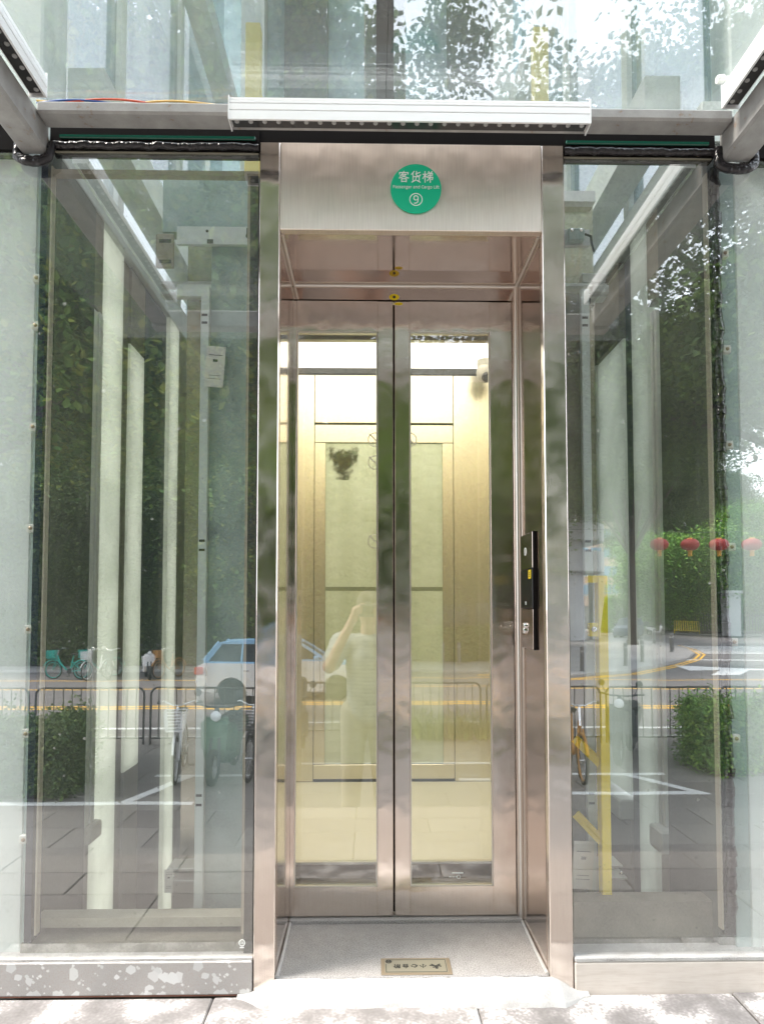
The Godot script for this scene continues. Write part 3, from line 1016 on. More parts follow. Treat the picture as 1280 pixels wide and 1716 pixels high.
func build_shaft() -> void:
	var t := thing("lift_shaft", "pale green steel and glass lift shaft around the doorway", "lift shaft")
	var g := coated("front_glass", tex["d1"], Vector2(0.8, 0.42), 0.31)
	var g2 := coated("upper_glass", tex["d2"], Vector2(0.55, 0.55), 0.26, Vector3(0.3, 0.1, 0))
	for q in [["front_pane", -2.6, -0.337, 0.106, 2.47, g], ["front_pane", 0.59, 2.8, 0.106, 2.47, g],
			["upper_pane", -2.6, 0.017, 2.558, 7.4, g2], ["upper_pane", 0.071, 2.8, 2.558, 7.4, g2]]:
		var p := obj(q[0], pane_mesh(q[1], q[2], q[3], q[4], -0.024, -0.012), null, t)
		p.set_surface_override_material(0, q[5])
		p.set_surface_override_material(1, M.clear_glass)
	# corner posts, with caulked edge and clips
	obj("corner_post", B(-1.26, -1.012, -1.2, 7.5, -0.22, -0.05, 0.006), M.post_paint, t)
	obj("corner_post", B(1.128, 1.36, -1.2, 7.5, -0.22, -0.05, 0.006), M.post_paint, t)
	obj("post_flange", B(-1.012, -0.997, -1.2, 2.46, -0.08, -0.05), M.teal_sheet, t)
	obj("post_flange", B(1.085, 1.128, -1.2, 2.46, -0.08, -0.05), M.teal_sheet, t)
	obj("edge_strip", B(-0.996, -0.976, 0.137, 2.46, -0.09, -0.03), M.navy_edge, t)
	var rng := RandomNumberGenerator.new()
	rng.seed = 77
	var st := ST()
	var pts := []
	for i in 80:
		pts.append(Vector3(1.063 + rng.randf_range(-0.004, 0.004), 0.2 + i * 2.26 / 79.0, -0.035 + rng.randf_range(-0.003, 0.003)))
	for i in 79:
		tube(st, [pts[i], pts[i + 1]], 0.014 + rng.randf_range(-0.003, 0.004), 0.014 + rng.randf_range(-0.003, 0.004), 6)
	cbox(st, Vector3(1.046, 0.137, -0.09), Vector3(1.08, 2.46, -0.042))
	obj("caulking", st.commit(), M.black_silicone, t)
	obj("glazing_bead", B(-0.965, -0.960, 0.16, 2.44, -0.05, -0.026), M.bead_beige, t)
	obj("glazing_bead", B(1.031, 1.036, 0.16, 2.44, -0.05, -0.026), M.bead_beige, t)
	obj("glazing_bead", B(-0.958, -0.337, 2.415, 2.43, -0.05, -0.026), M.bead_beige, t)
	obj("inner_bead", B(-0.372, -0.364, 0.16, 2.41, -0.05, -0.026), M.bead_beige, t)
	obj("edge_strip", B(-0.364, -0.337, 0.106, 2.415, -0.09, -0.026), M.dark_slot, t)
	for s in [[-1.004, [2.095, 1.95, 1.642, 1.338, 1.039, 0.735, 0.43]], [1.088, [2.191, 1.892, 1.597, 1.286, 1.0, 0.714]]]:
		for y in s[1]:
			st = ST()
			cbox(st, Vector3(s[0] - 0.012, y - 0.012, -0.05), Vector3(s[0] + 0.012, y + 0.012, -0.03), 0.002)
			var cl := obj("clip", st.commit(), M.paper, t)
			st = ST()
			lathe(st, [Vector2(0.006, 0), Vector2(0.005, 0.004), Vector2(0, 0.005)], 8, Transform3D(Basis.from_euler(Vector3(PI / 2, 0, 0)), Vector3(s[0], y, -0.03)))
			obj("bolt", st.commit(), M.screw, cl)
	# sealant and the open joint under the canopy beam
	st = ST()
	cbox(st, Vector3(-0.96, 2.478, -0.05), Vector3(-0.334, 2.556, -0.004))
	cbox(st, Vector3(0.588, 2.478, -0.05), Vector3(1.05, 2.556, -0.004))
	cbox(st, Vector3(-0.334, 2.507, -0.05), Vector3(0.588, 2.556, -0.006))
	cbox(st, Vector3(-2.6, 2.474, -0.05), Vector3(-1.045, 2.556, -0.004))
	cbox(st, Vector3(1.15, 2.474, -0.05), Vector3(2.8, 2.556, -0.004))
	obj("joint_filler", st.commit(), M.black_rubber, t)
	st = ST()
	for seg in [[-0.955, -0.335], [0.588, 1.045]]:
		var n := 40
		var line := []
		for i in n:
			var x: float = lerpf(seg[0], seg[1], float(i) / (n - 1))
			line.append(Vector3(x, 2.486 + rng.randf_range(-0.002, 0.002), 0.002 + rng.randf_range(-0.002, 0.002)))
		tube(st, line, 0.0105, 0.0095, 8)
	# collars of sealant round the two canopy arms
	for s in [[-1.045, -0.955], [1.055, 1.158]]:
		var loop := [Vector3(s[0], 2.50, 0.012), Vector3(s[0] - 0.004, 2.452, 0.014), Vector3(s[0] + 0.02, 2.437, 0.016), Vector3((s[0] + s[1]) / 2, 2.434, 0.016), Vector3(s[1] - 0.02, 2.437, 0.016), Vector3(s[1] + 0.004, 2.452, 0.014), Vector3(s[1] + 0.006, 2.49, 0.01)]
		for k in 2:
			var sm := []
			var cv := Curve3D.new()
			for p in loop:
				cv.add_point(p + Vector3(0, -0.004 - k * 0.008, -0.004 + k * 0.004))
			for i in 30:
				sm.append(cv.sample_baked(cv.get_baked_length() * i / 29.0) + Vector3(0, rng.randf_range(-0.001, 0.001), rng.randf_range(-0.001, 0.001)))
			tube(st, sm, 0.0135 - 0.002 * k, 0.012, 8)
	obj("sealant", st.commit(), M.black_silicone, t)
	obj("glass_edge", B(-0.93, -0.345, 2.508, 2.519, -0.004, 0.004, 0.002), M.green_glass_edge, t)
	obj("glass_edge", B(0.592, 1.03, 2.508, 2.519, -0.004, 0.004, 0.002), M.green_glass_edge, t)
	obj("dirt_strip", B(-0.945, -0.337, 2.4708, 2.4735, -0.012, -0.006), M.brown_panel, t)
	obj("dirt_strip", B(0.588, 1.04, 2.4708, 2.4735, -0.012, -0.006), M.brown_panel, t)
	# joint between the two upper panes
	obj("pane_joint", B(0.018, 0.070, 2.558, 7.4, -0.03, -0.010), M.black_rubber, t)
	obj("mullion", B(-0.02, 0.11, 2.558, 7.4, -0.14, -0.05, 0.004), M.navy_panel, t)
	# base beam and pit
	obj("base_beam", B(-1.01, -0.337, 0.148, 0.176, -0.16, -0.10), M.beige_panel, t)
	obj("base_beam", B(-1.01, -0.337, -0.1, 0.130, -0.16, -0.04), M.brown_panel, t)
	obj("base_beam", B(0.59, 1.13, -0.1, 0.212, -0.17, -0.10), M.brown_panel, t)
	obj("pit_floor", B(-1.3, 1.5, -1.3, -1.2, -2.7, -0.03), M.concrete, t)
	# side walls, seen along their length
	side_wall(t, -1, -1.0)
	side_wall(t, 1, 1.04)
	# back wall and roof
	obj("back_wall", B(-1.3, 1.5, -1.2, 7.5, -2.85, -2.75), M.blue_sheet, t)
	for q in [[-0.9, -0.74, "pale_green_paint"], [-0.6, -0.3, "navy_panel"], [0.55, 0.8, "navy_panel"], [0.86, 1.0, "pale_green_paint"]]:
		obj("back_post", B(q[0], q[1], -1.2, 7.5, -2.74, -2.6), M[q[2]], t)
	for y in [2.75, 4.35, 6.0]:
		obj("ring_beam", B(-1.0, 1.04, y, y + 0.14, -2.6, -2.45), M.pale_green_paint, t)
		obj("ring_beam", B(-1.0, -0.88, y, y + 0.14, -2.45, -0.2), M.pale_green_paint, t)
		obj("ring_beam", B(0.92, 1.04, y, y + 0.14, -2.45, -0.2), M.pale_green_paint, t)
	obj("roof_pane", B(-1.3, 1.5, 7.51, 7.52, -2.85, 0.0), M.tinted_glass, t)
	# landing entrance sheets beside the doors
	obj("entrance_sheet", B(-0.528, -0.335, -0.3, 2.34, -0.245, -0.235), M.teal_sheet, t)
	obj("entrance_sheet", B(0.588, 0.702, -0.3, 2.16, -0.245, -0.235), M.brown_panel, t)
	for s in [-0.543, 0.714]:
		var strut := obj("strut", B(s - 0.014, s + 0.014, -0.3, 2.165, -0.24, -0.215, 0.002), M.pale_teal_strut, t)
		for y in [2.066, 2.04, 1.32, 1.29, 0.505, 0.475]:
			obj("slot", B(s - 0.011, s + 0.008, y - 0.004, y + 0.004, -0.2155, -0.2145), M.dark_slot, strut)


func side_wall(t: Node3D, s: int, X: float) -> void:
	# pieces of a side wall from front to back: [name, z from, z to, y from, y to, material, set back]
	var rows := []
	if s > 0:
		rows = [["side_panel", -0.06, -0.40, -1.2, 2.56, "dark_panel", 0.0], ["side_pane", -0.402, -0.455, 0.34, 2.20, "frosted_pane", 0.03], ["window_frame", -0.455, -0.478, 0.32, 2.21, "white_frame", 0.012], ["frame_slot", -0.478, -0.49, 0.32, 2.21, "dark_slot", 0.025],
			["window_frame", -0.49, -0.51, 0.32, 2.215, "white_frame", 0.012], ["side_column", -0.512, -0.66, -1.2, 2.56, "frosted_pane", 0.0], ["side_gap", -0.662, -0.80, -1.2, 2.56, "navy_panel", 0.03],
			["side_pane", -0.802, -1.12, 0.34, 2.235, "frosted_pane", 0.02], ["window_frame", -1.12, -1.15, 0.32, 2.235, "white_frame", 0.01], ["frame_slot", -1.15, -1.17, 0.32, 2.235, "dark_slot", 0.02], ["window_frame", -1.17, -1.20, 0.32, 2.235, "white_frame", 0.01],
			["side_column", -1.202, -1.5, -1.2, 2.56, "teal_sheet", 0.0], ["side_panel", -1.502, -2.6, -1.2, 2.56, "brown_panel", 0.01]]
	else:
		rows = [["side_panel", -0.06, -0.45, -1.2, 2.56, "dark_panel", 0.0], ["window_frame", -0.452, -0.485, 0.33, 2.19, "white_frame", 0.0], ["frame_slot", -0.485, -0.50, 0.33, 2.19, "dark_slot", 0.02], ["window_frame", -0.50, -0.535, 0.33, 2.20, "white_frame", 0.0],
			["side_column", -0.537, -0.79, -1.2, 2.56, "frosted_pane", 0.02], ["side_gap", -0.792, -0.88, -1.2, 2.56, "brown_panel", 0.03], ["side_pane", -0.882, -1.06, 0.42, 2.23, "frosted_pane", 0.02], ["side_gap", -1.062, -1.38, -1.2, 2.56, "navy_panel", 0.02],
			["side_column", -1.382, -1.54, -1.2, 2.56, "frosted_pane", 0.0], ["side_panel", -1.542, -1.98, -1.2, 2.56, "beige_panel", 0.02], ["side_gap", -1.982, -2.6, -1.2, 2.56, "navy_panel", 0.02]]
	for r in rows:
		var x0: float = X + s * r[6]
		var x1: float = X + s * (r[6] + 0.06)
		obj(r[0], B(minf(x0, x1), maxf(x0, x1), r[3], r[4], r[2], r[1], 0.002), M[r[5]], t)
	for z in [[-0.06, -0.66], [-0.72, -1.5], [-1.56, -2.6]]:
		obj("upper_side_pane", B(minf(X + s * 0.02, X + s * 0.032), maxf(X + s * 0.02, X + s * 0.032), 2.7, 7.4, z[1], z[0]), M.tinted_glass, t)
	for z in [-0.69, -1.53]:
		obj("upper_side_post", B(minf(X, X + s * 0.06), maxf(X, X + s * 0.06), 2.7, 7.4, z - 0.03, z + 0.03), M.pale_green_paint, t)
	obj("side_beam", B(minf(X, X + s * 0.07), maxf(X, X + s * 0.07), 2.562, 2.698, -2.6, -0.06, 0.004), M.pale_green_paint, t)
	# sills and heads of the openings
	if s > 0:
		for q in [[-0.402, -0.51], [-0.802, -1.20]]:
			obj("window_sill", B(X - 0.025, X + 0.09, 0.24, 0.32, q[1], q[0], 0.006), M.white_frame, t)
			obj("wall_below", B(X + 0.02, X + 0.09, -1.2, 0.24, q[1], q[0]), M.concrete, t)
			obj("wall_above", B(X + 0.005, X + 0.09, 2.237, 2.56, q[1], q[0]), M.brown_panel, t)
	else:
		obj("window_sill", B(X - 0.07, X + 0.02, 0.27, 0.33, -0.56, -0.452, 0.006), M.beige_panel, t)
		obj("wall_above", B(X - 0.07, X - 0.005, 2.202, 2.56, -0.535, -0.452), M.brown_panel, t)
		obj("wall_below", B(X - 0.09, X - 0.02, -1.2, 0.27, -0.535, -0.452), M.concrete, t)
		obj("wall_above", B(X - 0.09, X - 0.02, 2.232, 2.56, -1.06, -0.882), M.brown_panel, t)
		obj("wall_below", B(X - 0.09, X - 0.02, -1.2, 0.418, -1.06, -0.882), M.concrete, t)


func light_bar(called_label: String, a: Vector3, b: Vector3, out_dir: Vector3) -> void:
	# an unlit LED strip light: ribbed aluminium body, clear window below with a row of lenses
	var o := thing("strip_light", called_label, "strip light", a, 0.0, "LED strip lights on the canopy frame")
	var L := (b - a).length()
	var z := (b - a).normalized()
	var y := Vector3.UP
	var x := y.cross(z).normalized()
	if x.dot(out_dir) < 0:
		o.set_meta("turned", true)
	o.transform = Transform3D(Basis(x, y, z), a)
	var sx := 1.0 if x.dot(out_dir) > 0 else -1.0
	# cross-section (out, up): ribs on the outer face
	var prof := PackedVector2Array()
	for p in [[0.0, 0.0], [0.044, 0.0], [0.044, -0.013], [0.05, -0.013], [0.05, 0.012], [0.046, 0.014], [0.05, 0.016], [0.05, 0.032], [0.046, 0.034], [0.05, 0.036], [0.05, 0.042], [0.043, 0.045], [0.047, 0.048], [0.047, 0.052], [0.04, 0.055], [0.0, 0.055]]:
		prof.append(Vector2(p[0] * sx, p[1]))
	var st := ST()
	prism(st, prof, L)
	obj("body", st.commit(), M.aluminium, o)
	st = ST()
	cbox(st, Vector3(minf(0.006 * sx, 0.044 * sx), -0.006, 0.006), Vector3(maxf(0.006 * sx, 0.044 * sx), -0.0005, L - 0.006))
	obj("window", st.commit(), M.led_window, o)
	for e in [0.0, L]:
		st = ST()
		cbox(st, Vector3(minf(-0.001 * sx, 0.051 * sx), -0.0135, e - 0.0015), Vector3(maxf(-0.001 * sx, 0.051 * sx), 0.056, e + 0.0015))
		obj("end_cap", st.commit(), M.aluminium, o)
	var n := int(L / 0.038)
	st = ST()
	lathe(st, [Vector2(0.0, -0.005), Vector2(0.004, -0.004), Vector2(0.0065, -0.002), Vector2(0.007, 0.0)], 8)
	var lens := st.commit()
	for i in n:
		obj("led_lens", lens, M.led_lens, o, Vector3(0.03 * sx, -0.006, (i + 0.5) * L / n))
	for f in [0.14, 0.86]:
		st = ST()
		lathe(st, [Vector2(0.007, 0), Vector2(0.007, 0.006), Vector2(0.003, 0.009), Vector2(0, 0.009)], 8, Transform3D(Basis.IDENTITY, Vector3(0.02 * sx, 0.055, f * L)))
		obj("screw", st.commit(), M.screw, o)


func build_canopy() -> void:
	var t := thing("canopy", "glass canopy on grey painted steel arms and a cross beam above the doorway", "canopy")
	obj("cross_beam", B(-0.958, 1.058, 2.522, 2.557, 0.02, 0.09, 0.006), M.canopy_paint, t)
	obj("cross_beam", B(-1.04, 1.15, 2.44, 2.52, 1.18, 1.25, 0.006), M.canopy_paint, t)
	for s in [[-1.039, -0.960], [1.060, 1.153]]:
		obj("arm", B(s[0], s[1], 2.453, 2.545, 0.0, 1.18, 0.008), M.canopy_paint, t)
		for z in [0.35, 1.0]:
			var st := ST()
			lathe(st, [Vector2(0.02, 0), Vector2(0.02, 0.024)], 12, Transform3D(Basis.IDENTITY, Vector3((s[0] + s[1]) / 2, 2.545, z)))
			obj("glass_stud", st.commit(), M.screw, t)
	obj("canopy_glass", B(-1.36, 0.0435, 2.57, 2.582, 0.0, 1.64), M.canopy_glass, t)
	obj("canopy_glass", B(0.0445, 1.45, 2.57, 2.582, 0.0, 1.64), M.canopy_glass, t)
	light_bar("white aluminium strip light on the beam straight above the doorway", Vector3(-0.397, 2.484, 0.091), Vector3(0.622, 2.484, 0.091), Vector3.BACK)
	light_bar("strip light on the inner side of the left canopy arm", Vector3(-0.958, 2.548, 0.13), Vector3(-0.958, 2.548, 1.13), Vector3.RIGHT)
	light_bar("strip light on the inner side of the right canopy arm, beside the hanging plug", Vector3(1.058, 2.548, 0.12), Vector3(1.058, 2.548, 1.12), Vector3.LEFT)


const KE := [[[50, 98], [50, 88]], [[12, 72], [12, 86], [88, 86], [86, 72]], [[40, 80], [18, 52]], [[38, 70], [70, 70], [52, 52], [10, 36]], [[34, 64], [58, 48], [92, 36]], [[30, 2], [30, 30], [72, 30], [72, 2]], [[30, 6], [72, 6]]]
const HUO := [[[34, 98], [10, 70]], [[24, 84], [24, 56]], [[86, 90], [48, 74]], [[54, 98], [54, 66], [60, 58], [86, 58], [90, 68]], [[24, 16], [24, 50], [78, 50], [78, 16]], [[51, 42], [46, 18], [14, 0]], [[58, 16], [88, 0]]]
const TI := [[[4, 72], [40, 72]], [[23, 98], [23, 0]], [[22, 66], [4, 34]], [[25, 62], [40, 46]], [[55, 98], [61, 86]], [[84, 98], [77, 86]], [[47, 82], [88, 82], [88, 64], [52, 64], [47, 46], [92, 46], [88, 24], [80, 28]], [[69, 82], [69, 0]], [[66, 44], [44, 14]]]
const XIAO := [[[50, 98], [50, 4], [38, 12]], [[28, 66], [10, 34]], [[70, 68], [92, 36]]]
const XIN := [[[16, 56], [6, 24]], [[30, 72], [30, 14], [40, 5], [70, 5], [75, 24]], [[46, 86], [57, 62]], [[78, 66], [94, 40]]]
const TAI := [[[50, 98], [16, 58], [82, 62]], [[66, 78], [90, 50]], [[24, 0], [24, 40], [78, 40], [78, 0]], [[24, 5], [78, 5]]]
const JIE := [[[12, 0], [12, 94], [34, 94], [24, 68], [36, 50], [28, 34], [18, 38]], [[64, 98], [38, 58]], [[64, 96], [94, 58]], [[54, 60], [52, 30], [38, 2]], [[78, 60], [78, 0]]]


func text_mesh(text: String, size: float, depth: float) -> TextMesh:
	var tm := TextMesh.new()
	var f := SystemFont.new()
	f.font_names = PackedStringArray(["Droid Sans"])
	tm.font = f
	tm.text = text
	tm.font_size = 64
	tm.pixel_size = size / 64.0
	tm.depth = depth
	tm.curve_step = 2.0
	return tm


func build_small() -> void:
	# the round green sign
	var s := thing("lift_sign", "round green sign with white characters, Passenger and Cargo Lift and number 9", "sign", Vector3(0.137, 2.363, 0.0))
	var st := ST()
	lathe(st, [Vector2(0.0765, 0), Vector2(0.0765, 0.002), Vector2(0.0755, 0.003), Vector2(0, 0.003)], 64, Transform3D(Basis.from_euler(Vector3(PI / 2, 0, 0)), Vector3.ZERO))
	obj("disc", st.commit(), M.sign_green, s)
	var cx := -0.0535
	for ch in [KE, HUO, TI]:
		st = ST()
		char_strokes(st, ch, 0.034, 0.0027, 0.0006, Transform3D(Basis.IDENTITY, Vector3(cx, 0.0195, 0.003)))
		obj("character", st.commit(), M.white_print, s)
		cx += 0.0365
	var tm := obj("english_text", text_mesh("Passenger and Cargo Lift", 0.0135, 0.0006), M.white_print, s, Vector3(0.0, 0.0045, 0.0035))
	var w := tm.mesh.get_aabb().size.x
	tm.scale = Vector3(0.139 / w, 0.139 / w, 1)
	var nine := obj("numeral", text_mesh("9", 0.026, 0.0006), M.white_print, s, Vector3(0.0, -0.034, 0.0035))
	var ab := nine.mesh.get_aabb()
	nine.scale = Vector3(0.0255 / ab.size.y, 0.0255 / ab.size.y, 1)
	nine.position.y = -0.034 - ab.get_center().y * nine.scale.y
	nine.position.x = -ab.get_center().x * nine.scale.x
	st = ST()
	ring(st, Vector3(0, -0.034, 0.0032), Vector3.RIGHT, Vector3.UP, 0.0185, 0.0012, 40, 6)
	obj("number_ring", st.commit(), M.white_print, s)

	# the brass plate let into the threshold; it reads from inside the lift
	var p := thing("step_plate", "small brass warning plate set in the stone threshold, lettering upside down", "plate", Vector3(0.136, 0.0462, -0.058), PI)
	obj("plate", B(-0.103, 0.103, 0.0, 0.0028, -0.046, 0.046, 0.001), M.plate_edge, p)
	obj("face", B(-0.092, 0.092, 0.0028, 0.0036, -0.037, 0.037), M.brass_plate, p)
	st = ST()
	for q in [[-0.089, 0.089, -0.0345, -0.0330], [-0.089, 0.089, 0.0330, 0.0345], [-0.089, -0.0875, -0.033, 0.033], [0.0875, 0.089, -0.033, 0.010]]:
		cbox(st, Vector3(q[0], 0.0036, q[2]), Vector3(q[1], 0.004, q[3]))
	obj("border", st.commit(), M.black_print, p)
	var lie := Basis(Vector3.RIGHT, Vector3.FORWARD, Vector3.UP)
	var x := -0.031
	for ch in [XIAO, XIN, TAI, JIE]:
		st = ST()
		char_strokes(st, ch, 0.021, 0.003, 0.0004, Transform3D(lie, Vector3(x, 0.0036, 0.008)))
		obj("character", st.commit(), M.black_print, p)
		x += 0.0255
	# pictogram of a stumbling figure
	st = ST()
	var fx := Transform3D(lie, Vector3(-0.075, 0.0036, 0.012))
	char_strokes(st, [[[20, 20], [70, 60]], [[66, 62], [110, 20]], [[66, 55], [130, 45]], [[40, 40], [10, 64]], [[45, 70], [95, 84]], [[60, 90], [64, 60]]], 0.026, 0.0048, 0.0004, fx)
	lathe(st, [Vector2(0.0045, 0), Vector2(0.0045, 0.0006), Vector2(0, 0.0006)], 12, Transform3D(Basis.IDENTITY, Vector3(-0.060, 0.0036, -0.014)))
	obj("pictogram", st.commit(), M.black_print, p)
	st = ST()
	ring(st, Vector3(0.080, 0.0036, 0.024), Vector3.RIGHT, Vector3.BACK, 0.008, 0.0015, 20, 4)
	bar(st, Vector3(0.074, 0.0037, 0.024), Vector3(0.086, 0.0037, 0.024), 0.005, 0.0008)
	obj("emblem", st.commit(), M.black_print, p)

	# call panel on the right reveal
	var c := thing("call_panel", "slim steel call panel with a black display on the right reveal", "call panel", Vector3(0.516, 1.157, -0.20))
	obj("back_box", B(-0.0075, 0.0, -0.186, 0.186, -0.085, 0.079, 0.0), M.black_rubber, c)
	obj("upper_plate", B(-0.0095, -0.0075, 0.071, 0.185, -0.084, 0.079, 0.0008), M.polished_steel, c)
	obj("display", B(-0.0105, -0.0075, -0.056, 0.069, -0.084, 0.081, 0.0008), M.black_glass, c)
	obj("lower_plate", B(-0.0095, -0.0075, -0.185, -0.058, -0.084, 0.079, 0.0008), M.polished_steel, c)
	obj("label", B(-0.0112, -0.0106, 0.038, 0.066, 0.028, 0.062), M.yellow_label, c)
	st = ST()
	for k in 3:
		cbox(st, Vector3(-0.0116, 0.044 + k * 0.006, 0.037), Vector3(-0.0112, 0.047 + k * 0.006, 0.053))
	obj("label_text", st.commit(), M.black_print, c)
	st = ST()
	for k in 2:
		cbox(st, Vector3(-0.0112, -0.044 + k * 0.006, -0.018), Vector3(-0.0105, -0.040 + k * 0.006, -0.004))
	obj("display_mark", st.commit(), M.white_print, c)
	st = ST()
	var side := Transform3D(Basis.from_euler(Vector3(0, 0, PI / 2)), Vector3(-0.0095, 0.129, -0.016))
	lathe(st, [Vector2(0.013, 0), Vector2(0.013, 0.0015), Vector2(0, 0.0015)], 24, side)
	var em := obj("emblem", st.commit(), M.white_print, c)
	st = ST()
	bar(st, Vector3(-0.0113, 0.121, -0.020), Vector3(-0.0113, 0.137, -0.012), 0.004, 0.0006, Vector3.LEFT)
	obj("emblem_stroke", st.commit(), M.black_print, em)
	for q in [[-0.112, -0.030, 0.0095], [-0.128, -0.038, 0.011]]:
		st = ST()
		lathe(st, [Vector2(q[2], 0), Vector2(q[2], 0.006), Vector2(q[2] * 0.8, 0.009), Vector2(0, 0.0095)], 20, Transform3D(Basis.from_euler(Vector3(0, 0, PI / 2)), Vector3(-0.0095, q[0], q[1] + 0.01)))
		obj("key_switch", st.commit(), M.chrome, c)

	# wires along the beam, and the loose plug at the right
	var rng := RandomNumberGenerator.new()
	rng.seed = 3
	for k in 3:
		st = ST()
		var pts := []
		for i in 30:
			var u := i / 29.0
			pts.append(Vector3(lerpf(-0.965, -0.40, u), 2.562 + 0.006 * sin(u * 9 + k * 2.1) + k * 0.002, 0.07 + 0.008 * sin(u * 6 + k * 3.0)))
		tube(st, pts, 0.0028, 0.0028, 6)
		tag(obj("cable", st.commit(), [M.cable_blue, M.cable_yellow, M.cable_red][k]), ["thin blue wire running along the canopy beam to the strip light", "thin yellow wire wavering along the top of the canopy beam", "thin red wire along the canopy beam, left of the strip light"][k], "wire", "wires on the canopy beam")
	var plug := thing("loose_plug", "white waterproof plug on a black cable hanging beside the right canopy arm", "plug", Vector3(1.04, 2.63, 0.10))
	st = ST()
	lathe(st, [Vector2(0.009, 0), Vector2(0.012, 0.004), Vector2(0.012, 0.02), Vector2(0.007, 0.024), Vector2(0.006, 0.034)], 14, Transform3D(Basis.from_euler(Vector3(0, 0, -PI / 2 + 0.2)), Vector3(-0.035, 0.005, 0)))
	obj("cap", st.commit(), M.paper, plug)
	st = ST()
	tube(st, [Vector3(-0.003, 0.0, 0), Vector3(0.012, 0.004, 0), Vector3(0.024, -0.008, 0), Vector3(0.03, -0.05, 0), Vector3(0.02, -0.07, 0.01), Vector3(0.016, -0.082, 0.012)], 0.004, 0.004, 8)
	obj("lead", st.commit(), M.black_rubber, plug)

	# paper notices
	for q in [["notice", "paper notice taped high on the strut in the left side of the shaft", Vector3(-0.507, 1.89, -0.208), 0.062, 0.135, -0.07], ["notice", "paper notice hanging low beside the yellow post", Vector3(0.68, 0.282, -0.208), 0.065, 0.15, -0.06], ["label", "small white label standing low in the left side of the shaft", Vector3(-0.66, 0.205, -0.30), 0.028, 0.075, 0.0]]:
		var n := thing("paper_" + q[0], q[1], q[0], q[2])
		n.rotation.z = q[5]
		obj("sheet", B(-q[3] / 2, q[3] / 2, -q[4] / 2, q[4] / 2, 0, 0.0012), M.paper, n)
		st = ST()
		for k in 4:
			var yy: float = q[4] * [0.28, 0.12, -0.22, -0.30][k]
			var ww: float = q[3] * [0.36, 0.12, 0.30, 0.34][k]
			cbox(st, Vector3(-ww, yy, 0.0012), Vector3(ww, yy + q[4] * [0.012, 0.06, 0.01, 0.01][k], 0.0016))
		obj("print", st.commit(), M.dark_bike, n)

	# yellow post inside the shaft
	var y := thing("yellow_post", "yellow steel post with lock plate standing in the right side of the shaft", "post")
	obj("upright", B(0.722, 0.752, -1.2, 1.205, -0.19, -0.15, 0.002), M.yellow_paint, y)
	obj("fold", B(0.7525, 0.758, -1.2, 1.19, -0.22, -0.19), M.yellow_paint, y)
	obj("top_bracket", B(0.69, 0.722, 1.183, 1.205, -0.18, -0.155), M.yellow_paint, y)
	obj("lock_plate", B(0.694, 0.722, 1.012, 1.055, -0.18, -0.155, 0.002), M.yellow_paint, y)
	st = ST()
	lathe(st, [Vector2(0.009, 0), Vector2(0.009, 0.008), Vector2(0.006, 0.012), Vector2(0, 0.012)], 16, Transform3D(Basis.from_euler(Vector3(PI / 2, 0, 0)), Vector3(0.707, 1.035, -0.155)))
	obj("lock", st.commit(), M.chrome, y)
	for by in [0.61, 0.37]:
		st = ST()
		bar(st, Vector3(0.728, by, -0.17), Vector3(0.662, by + 0.07, -0.22), 0.012, 0.026)
		obj("brace", st.commit(), M.yellow_paint, y)

	# door gear seen behind the panes
	var dl := thing("door_gear", "pale steel door gear plates at the top of the left side of the shaft", "door gear", Vector3.ZERO, 0.0, "door gear beside the lift doors")
	obj("hanger_plate", B(-0.64, -0.355, 2.305, 2.366, -0.232, -0.218, 0.001), M.pale_teal_strut, dl)
	st = ST()
	lathe(st, [Vector2(0.008, 0), Vector2(0.008, 0.001), Vector2(0, 0.001)], 14, Transform3D(Basis.from_euler(Vector3(PI / 2, 0, 0)), Vector3(-0.405, 2.335, -0.218)))
	cbox(st, Vector3(-0.410, 2.336, -0.218), Vector3(-0.400, 2.362, -0.217))
	cbox(st, Vector3(-0.54, 2.308, -0.218), Vector3(-0.52, 2.322, -0.217))
	lathe(st, [Vector2(0.005, 0), Vector2(0.005, 0.001), Vector2(0, 0.001)], 10, Transform3D(Basis.from_euler(Vector3(PI / 2, 0, 0)), Vector3(-0.54, 2.350, -0.218)))
	obj("keyholes", st.commit(), M.dark_slot, dl)
	var sp := obj("slotted_plate", B(-0.715, -0.655, 2.235, 2.352, -0.25, -0.236, 0.004), M.bead_beige, dl)
	for yy in [2.325, 2.255]:
		obj("slot", B(-0.703, -0.663, yy - 0.006, yy + 0.006, -0.236, -0.235), M.dark_slot, sp)
	obj("track", B(-0.70, -0.345, 2.185, 2.195, -0.29, -0.25), M.galvanised, dl)
	obj("track", B(-0.70, -0.345, 2.150, 2.158, -0.29, -0.25), M.galvanised, dl)
	obj("track_bracket", B(-0.645, -0.50, 2.14, 2.18, -0.25, -0.24), M.pale_teal_strut, dl)
	obj("gear_cover", B(-0.70, -0.345, 2.37, 2.56, -0.31, -0.26), M.teal_sheet, dl)
	var dr := thing("door_gear", "grey door gear box and switch at the top of the right side of the shaft", "door gear", Vector3.ZERO, 0.0, "door gear beside the lift doors")
	obj("hanger_plate", B(0.60, 0.735, 2.315, 2.37, -0.24, -0.222, 0.001), M.galvanised, dr)
	obj("switch_box", B(0.655, 0.71, 2.32, 2.362, -0.222, -0.196, 0.004), M.teal_sheet, dr)
	for xx in [0.667, 0.698]:
		st = ST()
		lathe(st, [Vector2(0.006, 0), Vector2(0.006, 0.005), Vector2(0, 0.006)], 8, Transform3D(Basis.from_euler(Vector3(PI / 2, 0, 0)), Vector3(xx, 2.352, -0.196)))
		obj("terminal", st.commit(), M.chrome, dr)
	st = ST()
